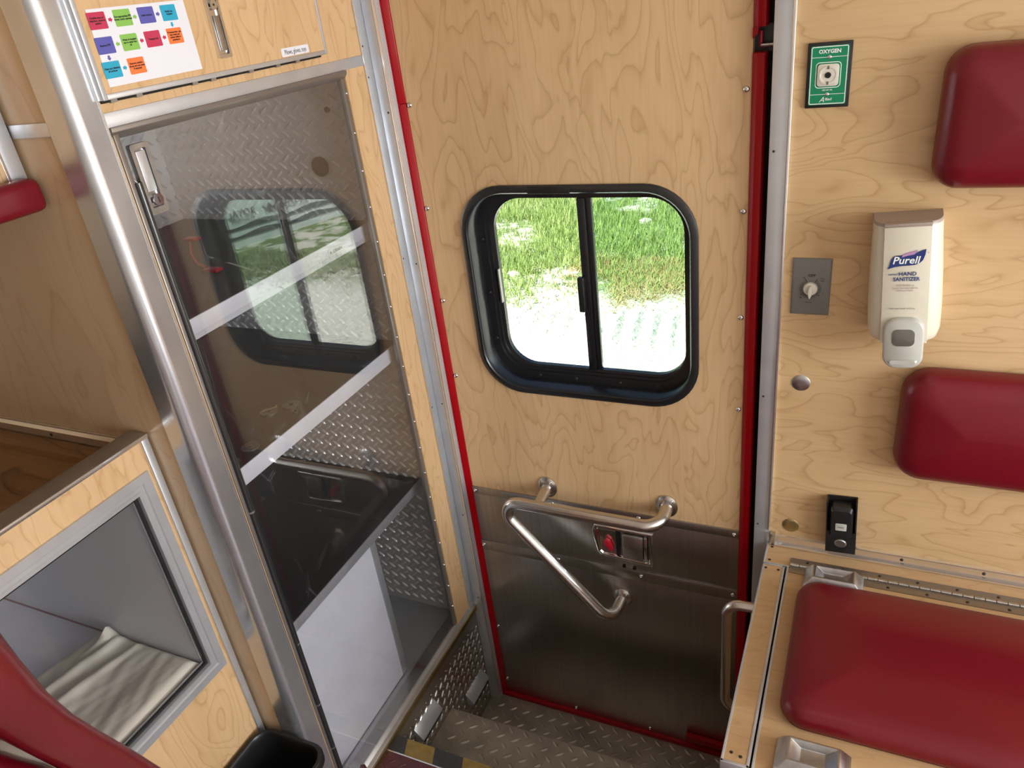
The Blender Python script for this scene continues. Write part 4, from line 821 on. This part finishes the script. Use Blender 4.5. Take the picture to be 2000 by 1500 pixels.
# printing on the front panel; panel leans out with depth d(b)
def dpt(a, b_): 
    t = (b_ + 0.0305) / (-0.2055); d = 0.0710 + 0.0132 * t + 0.0022 + 0.0024 * (1 - abs(2 * t - 1)); return tl(a, d, b_)
pv = (dpt(0, -0.06) - dpt(0, -0.14)).normalized()
def flag(pts, mat, nm, lift):
    n = tu.cross(pv); MB().loft([[dpt(a, b_) + n * l for a, b_ in pts] for l in (lift, lift + 0.0002)]).build(nm, mat, fpn)
lg = [(-0.0290, -0.1010), (-0.0262, -0.0950), (-0.0238, -0.0850), (-0.0205, -0.0800), (-0.0150, -0.0780), (-0.006, -0.0780), (0.004, -0.0765), (0.014, -0.0740), (0.022, -0.0705), (0.0282, -0.0685), (0.0270, -0.0780), (0.0240, -0.0870), (0.0190, -0.0920), (0.0130, -0.0945), (0.004, -0.0955), (-0.008, -0.0960), (-0.018, -0.0975), (-0.0245, -0.0995)]
flag(lg, M_NAVY, 'printed_banner', 0.0004)
flag([(-0.0080, -0.0815), (-0.0062, -0.0775), (-0.0030, -0.0750), (0.003, -0.0735), (0.010, -0.0715), (0.0162, -0.0690), (0.0138, -0.0740), (0.0105, -0.0768), (0.002, -0.0785), (-0.004, -0.0800)], M_LILAC, 'printed_ribbon', 0.0006)
text('Purell', 0.0175, dpt(-0.0015, -0.0868), tu + tv * 0.0, pv, M_PRINTW, fpn, shear=0.22, bold=0.0003, lift=0.0009, sx=1.0)
text('INSTANT', 0.0036, dpt(-0.0195, -0.1108), tu, pv, M_NAVY, fpn, bold=0.00008, lift=0.0006)
text('HAND', 0.0094, dpt(0.0020, -0.1100), tu, pv, M_NAVY, fpn, bold=0.0002, lift=0.0006)
text('SANITIZER', 0.0092, dpt(0.0005, -0.1192), tu, pv, M_NAVY, fpn, bold=0.0002, lift=0.0006, sx=0.92)
text('Kills 99.99% of\nmost common germs\nwithout water.', 0.0044, dpt(-0.0005, -0.1345), tu, pv, M_MAUVE, fpn, lift=0.0006)
text('Rub onto hands until dry', 0.0039, dpt(-0.0040, -0.1715), tu, pv, M_GREYINK, fpn, lift=0.0006)
text('R', 0.0030, dpt(0.0315, -0.0745), tu, pv, M_GREYINK, fpn, lift=0.0006)

# belt buckle holder
BA = math.radians(2.6); bu = Vector((math.cos(BA), 0, math.sin(BA))); bv = Vector((-math.sin(BA), 0, math.cos(BA))); BO = Vector((0.0105, 0, 0.476))
def bl(a, h, b_): return BO + bu * a + bv * b_ + Vector((0, -h, 0))
bk = thing('belt_buckle', 'black seat belt buckle in a holder on the wall above the bench', 'buckle', BO)
MB().loft([[bl(a, d, b_) for a, b_ in rrect(-0.0300, 0.0300, 0.0, 0.134, 0.002, 3)] for d in (0.0, 0.004)]).build('holder_back', M_BLACK, bk)
for s in (-1, 1): MB().loft([[bl(s * a, d, b_) for a, d in ((0.0300, 0.002), (0.0300, 0.030), (0.0275, 0.0305), (0.0270, 0.002))] for b_ in (0.004, 0.134)]).build('holder_side', M_BLACK, bk)
MB().loft([[bl(a, d, b_) for a, b_ in ((-0.030, 0.003), (0.030, 0.003), (0.030, 0.062), (0.022, 0.058), (0.010, 0.054), (-0.010, 0.054), (-0.022, 0.058), (-0.030, 0.062))] for d in (0.0275, 0.0305)]).build('holder_front', M_BLACK, bk, bevel=0.0008)
bb = MB().loft([[bl(a, d, b_) for a, b_ in L] for L, d in ((rrect(-0.0230, 0.0230, 0.046, 0.124, 0.008, 4), 0.006), (rrect(-0.0230, 0.0230, 0.046, 0.124, 0.008, 4), 0.028), (rrect(-0.0195, 0.0195, 0.048, 0.118, 0.007, 4), 0.036), (rrect(-0.013, 0.013, 0.05, 0.100, 0.004, 4), 0.037))]).build('buckle_body', M_BLACK, bk, smooth=35)
MB().loft([[bl(a, d, b_) for a, b_ in rrect(-0.0110, 0.0110, 0.0690, 0.0870, 0.002, 3)] for d in (0.036, 0.0385)]).build('release_button', M_GREYPLAS, bb, bevel=0.0006)
text('PRESS', 0.0050, bl(0, 0.0385, 0.078), bu, bv, M_GREYINK, bb)
MB().loft([[bl(0.0125 * q * math.cos(t), d, 0.030 + 0.0105 * q * math.sin(t)) for t in [2 * math.pi * k / 22 for k in range(22)]] for q, d in ((1, 0.030), (1, 0.032), (0.8, 0.0335), (0.3, 0.0330))]).build('snap_stud', M_CAST, bk, smooth=35)
# loose clear sleeve end on the bench at the far right
# ------------------------------------------------------------------ dome lamps added at the ceiling, out of view, as modest fill light
for lab, x in (('unseen dome lamp added as ceiling fill over the aisle near the cabinets', -0.1), ('unseen dome lamp added as ceiling fill over the aisle near the rear doorway', 1.3)):
    t = thing('ceiling_fill_lamp', lab, 'lamp', (x, -1.25, 1.95))
    MB().loft([[(x + q * math.cos(a), -1.25 + q * math.sin(a), z) for a in [2 * math.pi * k / 28 for k in range(28)]] for q, z in ((0.11, 1.98), (0.11, 1.965), (0.10, 1.960))]).build('lamp_rim', M_CEIL, t)
    MB().loft([[(x + q * math.cos(a), -1.25 + q * math.sin(a), z) for a in [2 * math.pi * k / 28 for k in range(28)]] for q, z in ((0.098, 1.961), (0.085, 1.945), (0.03, 1.938))]).build('fill_lamp_lens', emit('fill_lamp_lens_%d' % int(x * 10), (1, 0.98, 0.96), 4.0), t, smooth=40)

# ------------------------------------------------------------------ outside
GZ = -0.85
def ground_mat():
    mt, nt, b = newmat('gravel_and_turf')
    geo = N(nt, 'ShaderNodeNewGeometry'); sp_ = N(nt, 'ShaderNodeSeparateXYZ'); nt.links.new(geo.outputs['Position'], sp_.inputs[0])
    n1 = N(nt, 'ShaderNodeTexNoise'); n1.inputs['Scale'].default_value = 2.4; n1.inputs['Detail'].default_value = 9; n1.inputs['Roughness'].default_value = 0.68; nt.links.new(geo.outputs['Position'], n1.inputs['Vector'])
    n2 = N(nt, 'ShaderNodeTexNoise'); n2.inputs['Scale'].default_value = 45; n2.inputs['Detail'].default_value = 5; nt.links.new(geo.outputs['Position'], n2.inputs['Vector'])
    # turf factor: beyond an uneven line
    a = N(nt, 'ShaderNodeMath', operation='MULTIPLY_ADD'); a.inputs[1].default_value = 1.6; a.inputs[2].default_value = -5.0 ; nt.links.new(n1.outputs[0], a.inputs[0])
    s = N(nt, 'ShaderNodeMath', operation='ADD'); nt.links.new(sp_.outputs['Y'], s.inputs[0]); nt.links.new(a.outputs[0], s.inputs[1])
    m_ = N(nt, 'ShaderNodeMapRange'); m_.inputs[1].default_value = 0.0; m_.inputs[2].default_value = 0.5; nt.links.new(s.outputs[0], m_.inputs[0])
    g = N(nt, 'ShaderNodeValToRGB'); g.color_ramp.elements[0].color = (0.36, 0.34, 0.29, 1); g.color_ramp.elements[1].color = (0.80, 0.79, 0.73, 1)
    g.color_ramp.elements[0].position = 0.32; g.color_ramp.elements[1].position = 0.5; nt.links.new(n2.outputs[0], g.inputs[0])
    t = N(nt, 'ShaderNodeValToRGB'); t.color_ramp.elements[0].color = (0.13, 0.20, 0.06, 1); t.color_ramp.elements[1].color = (0.60, 0.59, 0.52, 1)
    t.color_ramp.elements[0].position = 0.46; t.color_ramp.elements[1].position = 0.56; nt.links.new(n1.outputs[0], t.inputs[0])
    mx = N(nt, 'ShaderNodeMix', data_type='RGBA'); nt.links.new(m_.outputs[0], mx.inputs['Factor']); nt.links.new(g.outputs[0], mx.inputs['A']); nt.links.new(t.outputs[0], mx.inputs['B'])
    nt.links.new(mx.outputs['Result'], b.inputs['Base Color']); b.inputs['Roughness'].default_value = 0.95
    bp = N(nt, 'ShaderNodeBump'); bp.inputs['Strength'].default_value = 0.8; bp.inputs['Distance'].default_value = 0.02; nt.links.new(n2.outputs[0], bp.inputs['Height']); nt.links.new(bp.outputs[0], b.inputs['Normal'])
    return mt
M_GROUND = ground_mat()
gd = MB(); GX0, GX1, GY0, GY1, ST = -3.6, -0.4, 2.4, 5.2, 0.025
nx_, ny_ = int((GX1 - GX0) / ST), int((GY1 - GY0) / ST)
rg = random.Random(5)
def gh_(x, y):
    e = min(1, (x - GX0) / .3, (GX1 - x) / .3, (y - GY0) / .3, (GY1 - y) / .3); e = max(e, 0)
    band = max(0, 1 - ((y - 3.85) / 0.42) ** 2) if abs(y - 3.85) < 0.42 else 0
    gap = 0 if -2.05 < x < -1.85 else 1
    r_ = max(0, math.sin((x + 0.16 * y) * 2 * math.pi / 0.145)) ** 1.5
    return e * (0.05 * band * gap * r_ + rg.uniform(0, 0.012))
gd.add([(GX0 + i * ST, GY0 + j * ST, GZ + gh_(GX0 + i * ST, GY0 + j * ST)) for i in range(nx_ + 1) for j in range(ny_ + 1)],
       [(i * (ny_ + 1) + j, (i + 1) * (ny_ + 1) + j, (i + 1) * (ny_ + 1) + j + 1, i * (ny_ + 1) + j + 1) for i in range(nx_) for j in range(ny_)])
def Q(x0, x1, y0, y1): gd.add([(x0, y0, GZ), (x1, y0, GZ), (x1, y1, GZ), (x0, y1, GZ)], [(0, 1, 2, 3)])
gx1, gy1 = GX0 + nx_ * ST, GY0 + ny_ * ST
Q(-40, GX0, -40, 60); Q(gx1, 40, -40, 60); Q(GX0, gx1, -40, GY0); Q(GX0, gx1, gy1, 60)
gnd = tag(gd.build('ground', M_GROUND), 'sunlit white gravel ground with tyre tread ridges outside the window', 'ground', kind='structure')
def grassmat(name, c0, c1):
    mt, nt, b = newmat(name); oi = N(nt, 'ShaderNodeNewGeometry'); r = N(nt, 'ShaderNodeValToRGB')
    r.color_ramp.elements[0].color = (*c0, 1); r.color_ramp.elements[1].color = (*c1, 1)
    nt.links.new(oi.outputs['Random Per Island'], r.inputs[0]); nt.links.new(r.outputs[0], b.inputs['Base Color']); b.inputs['Roughness'].default_value = 0.6
    b.inputs['Subsurface Weight'].default_value = 0.0
    return mt
def blades(n, region, hmin, hmax, edgefn, seed):
    r = random.Random(seed); b = MB(); k = 0
    while k < n:
        x, y = r.uniform(region[0], region[1]), r.uniform(region[2], region[3])
        d = y - edgefn(x) + r.gauss(0, 0.18)
        if d < 0: k += 0.2; continue
        pv_ = math.sin(x * 2.3 + 1.0) * math.cos(y * 2.1) + 0.5 * math.sin(3.7 * x + 2.9 * y)
        if pv_ < -0.72 and r.random() < 0.85: k += 0.3; continue
        for q in range(4):
            a = r.uniform(0, 6.283); h = r.uniform(hmin, hmax) * (0.55 + 0.45 * min(1, d)); w_ = 0.0045; lean = r.uniform(0.02, 0.10)
            cx, cy = x + r.gauss(0, 0.02), y + r.gauss(0, 0.02)
            b.add([(cx - w_ * math.sin(a), cy + w_ * math.cos(a), GZ), (cx + w_ * math.sin(a), cy - w_ * math.cos(a), GZ), (cx + lean * math.cos(a), cy + lean * math.sin(a), GZ + h)], [(0, 1, 2)])
        k += 1
    return b
ed = lambda x: 4.30 + 0.55 * (x + 2.4)
tag(blades(20000, (-5.2, -0.6, 3.6, 9.5), 0.05, 0.13, ed, 11).build('grass', grassmat('green_grass', (0.15, 0.28, 0.045), (0.42, 0.51, 0.17))), 'bright green grass growing beyond the gravel outside the window', 'grass', kind='stuff')
tag(blades(2500, (-2.6, -0.8, 4.1, 5.4), 0.03, 0.08, lambda x: ed(x) - 0.25 if x > -2.0 else 4.5, 12).build('dry_grass', grassmat('dry_grass', (0.42, 0.30, 0.12), (0.62, 0.50, 0.26))), 'dry straw coloured grass along the gravel edge', 'grass', kind='stuff')
tag(blades(2200, (2.2, 4.8, 3.6, 5.3), 0.04, 0.10, lambda x: 4.6 - 0.2 * (x - 3), 13).build('grass', grassmat('grey_green_grass', (0.12, 0.19, 0.05), (0.38, 0.42, 0.22))), 'patchy grass mirrored in the cabinet acrylic, in front of the white barrier', 'grass', kind='stuff')
def rock(label, p, r, seed):
    rr_ = random.Random(seed); b = MB(); rings = []
    for i in range(1, 6):
        ph_ = -0.5 + 2.0 * i / 6
        rings.append([(p[0] + r * math.cos(ph_) * math.cos(t) * rr_.uniform(0.75, 1.1), p[1] + r * 0.8 * math.cos(ph_) * math.sin(t) * rr_.uniform(0.75, 1.1), GZ + r * 0.6 * max(0, math.sin(ph_) + 0.3)) for t in [2 * math.pi * k / 9 for k in range(9)]])
    tag(b.loft(rings).build('rock', plain('pale_rock', (0.75, 0.74, 0.70), 0.9) if 'pale_rock' not in MATS else MATS['pale_rock']), label, 'rock', 'pale rocks in the grass')
rock('pale rock at the edge of the grass and gravel', (-2.53, 4.40, GZ), 0.075, 1)
rock('pale rock deep in the bright green grass', (-2.25, 6.58, GZ), 0.08, 2)
rock('pale rock in the thin grass patch', (-3.10, 4.85, GZ), 0.07, 4)
# barrier with banner seen mirrored in the acrylic
A0, A1 = Vector((5.75, 4.1, GZ)), Vector((4.1, 8.0, GZ)); au = (A0 - A1).normalized(); an = au.cross(FZ)
br_ = thing('banner_fence', 'white banner fence with dark lettering mirrored in the acrylic', 'fence', (A0 + A1) / 2)
Ln = (A0 - A1).length
M_BANNER = plain('white_banner', (0.62, 0.68, 0.68), 0.6)
M_DKBAND = plain('dark_band', (0.05, 0.07, 0.07), 0.6)
MB().prism([(0, 0), (Ln, 0), (Ln, 1.35), (0, 1.35)], A1, au, FZ, -an, 0.0, 0.03).build('banner_panel', M_BANNER, br_)
for z0 in (0.10, 0.21):
    n = 40; MB().prism([(Ln * k / n, z0) for k in range(n + 1)] + [(Ln * (n - k) / n, z0 + 0.05 + 0.02 * math.sin((n - k) * 0.9)) for k in range(n + 1)], A1, au, FZ, an, 0.001, 0.012).build('dark_band', M_DKBAND, br_)
k = 0; s = 0.35
while s < Ln - 0.3:
    P = A1 + au * s + an * 0.012
    text('ROYAL', 0.115, P + FZ * 0.40, au, FZ, M_DKBAND, br_, bold=0.003, lift=0.002); text('AUCTION', 0.07, P + FZ * 0.325, au, FZ, M_DKBAND, br_, lift=0.002)
    c = [(-0.07, 0.0), (0.07, 0.0), (0.10, 0.10), (0.05, 0.05), (0, 0.12), (-0.05, 0.05), (-0.10, 0.10)]
    MB().prism([(s + 0.38 + a, 0.33 + b_) for a, b_ in c], A1, au, FZ, an, 0.012, 0.015).build('crown_emblem', M_DKBAND, br_)
    s += 0.76
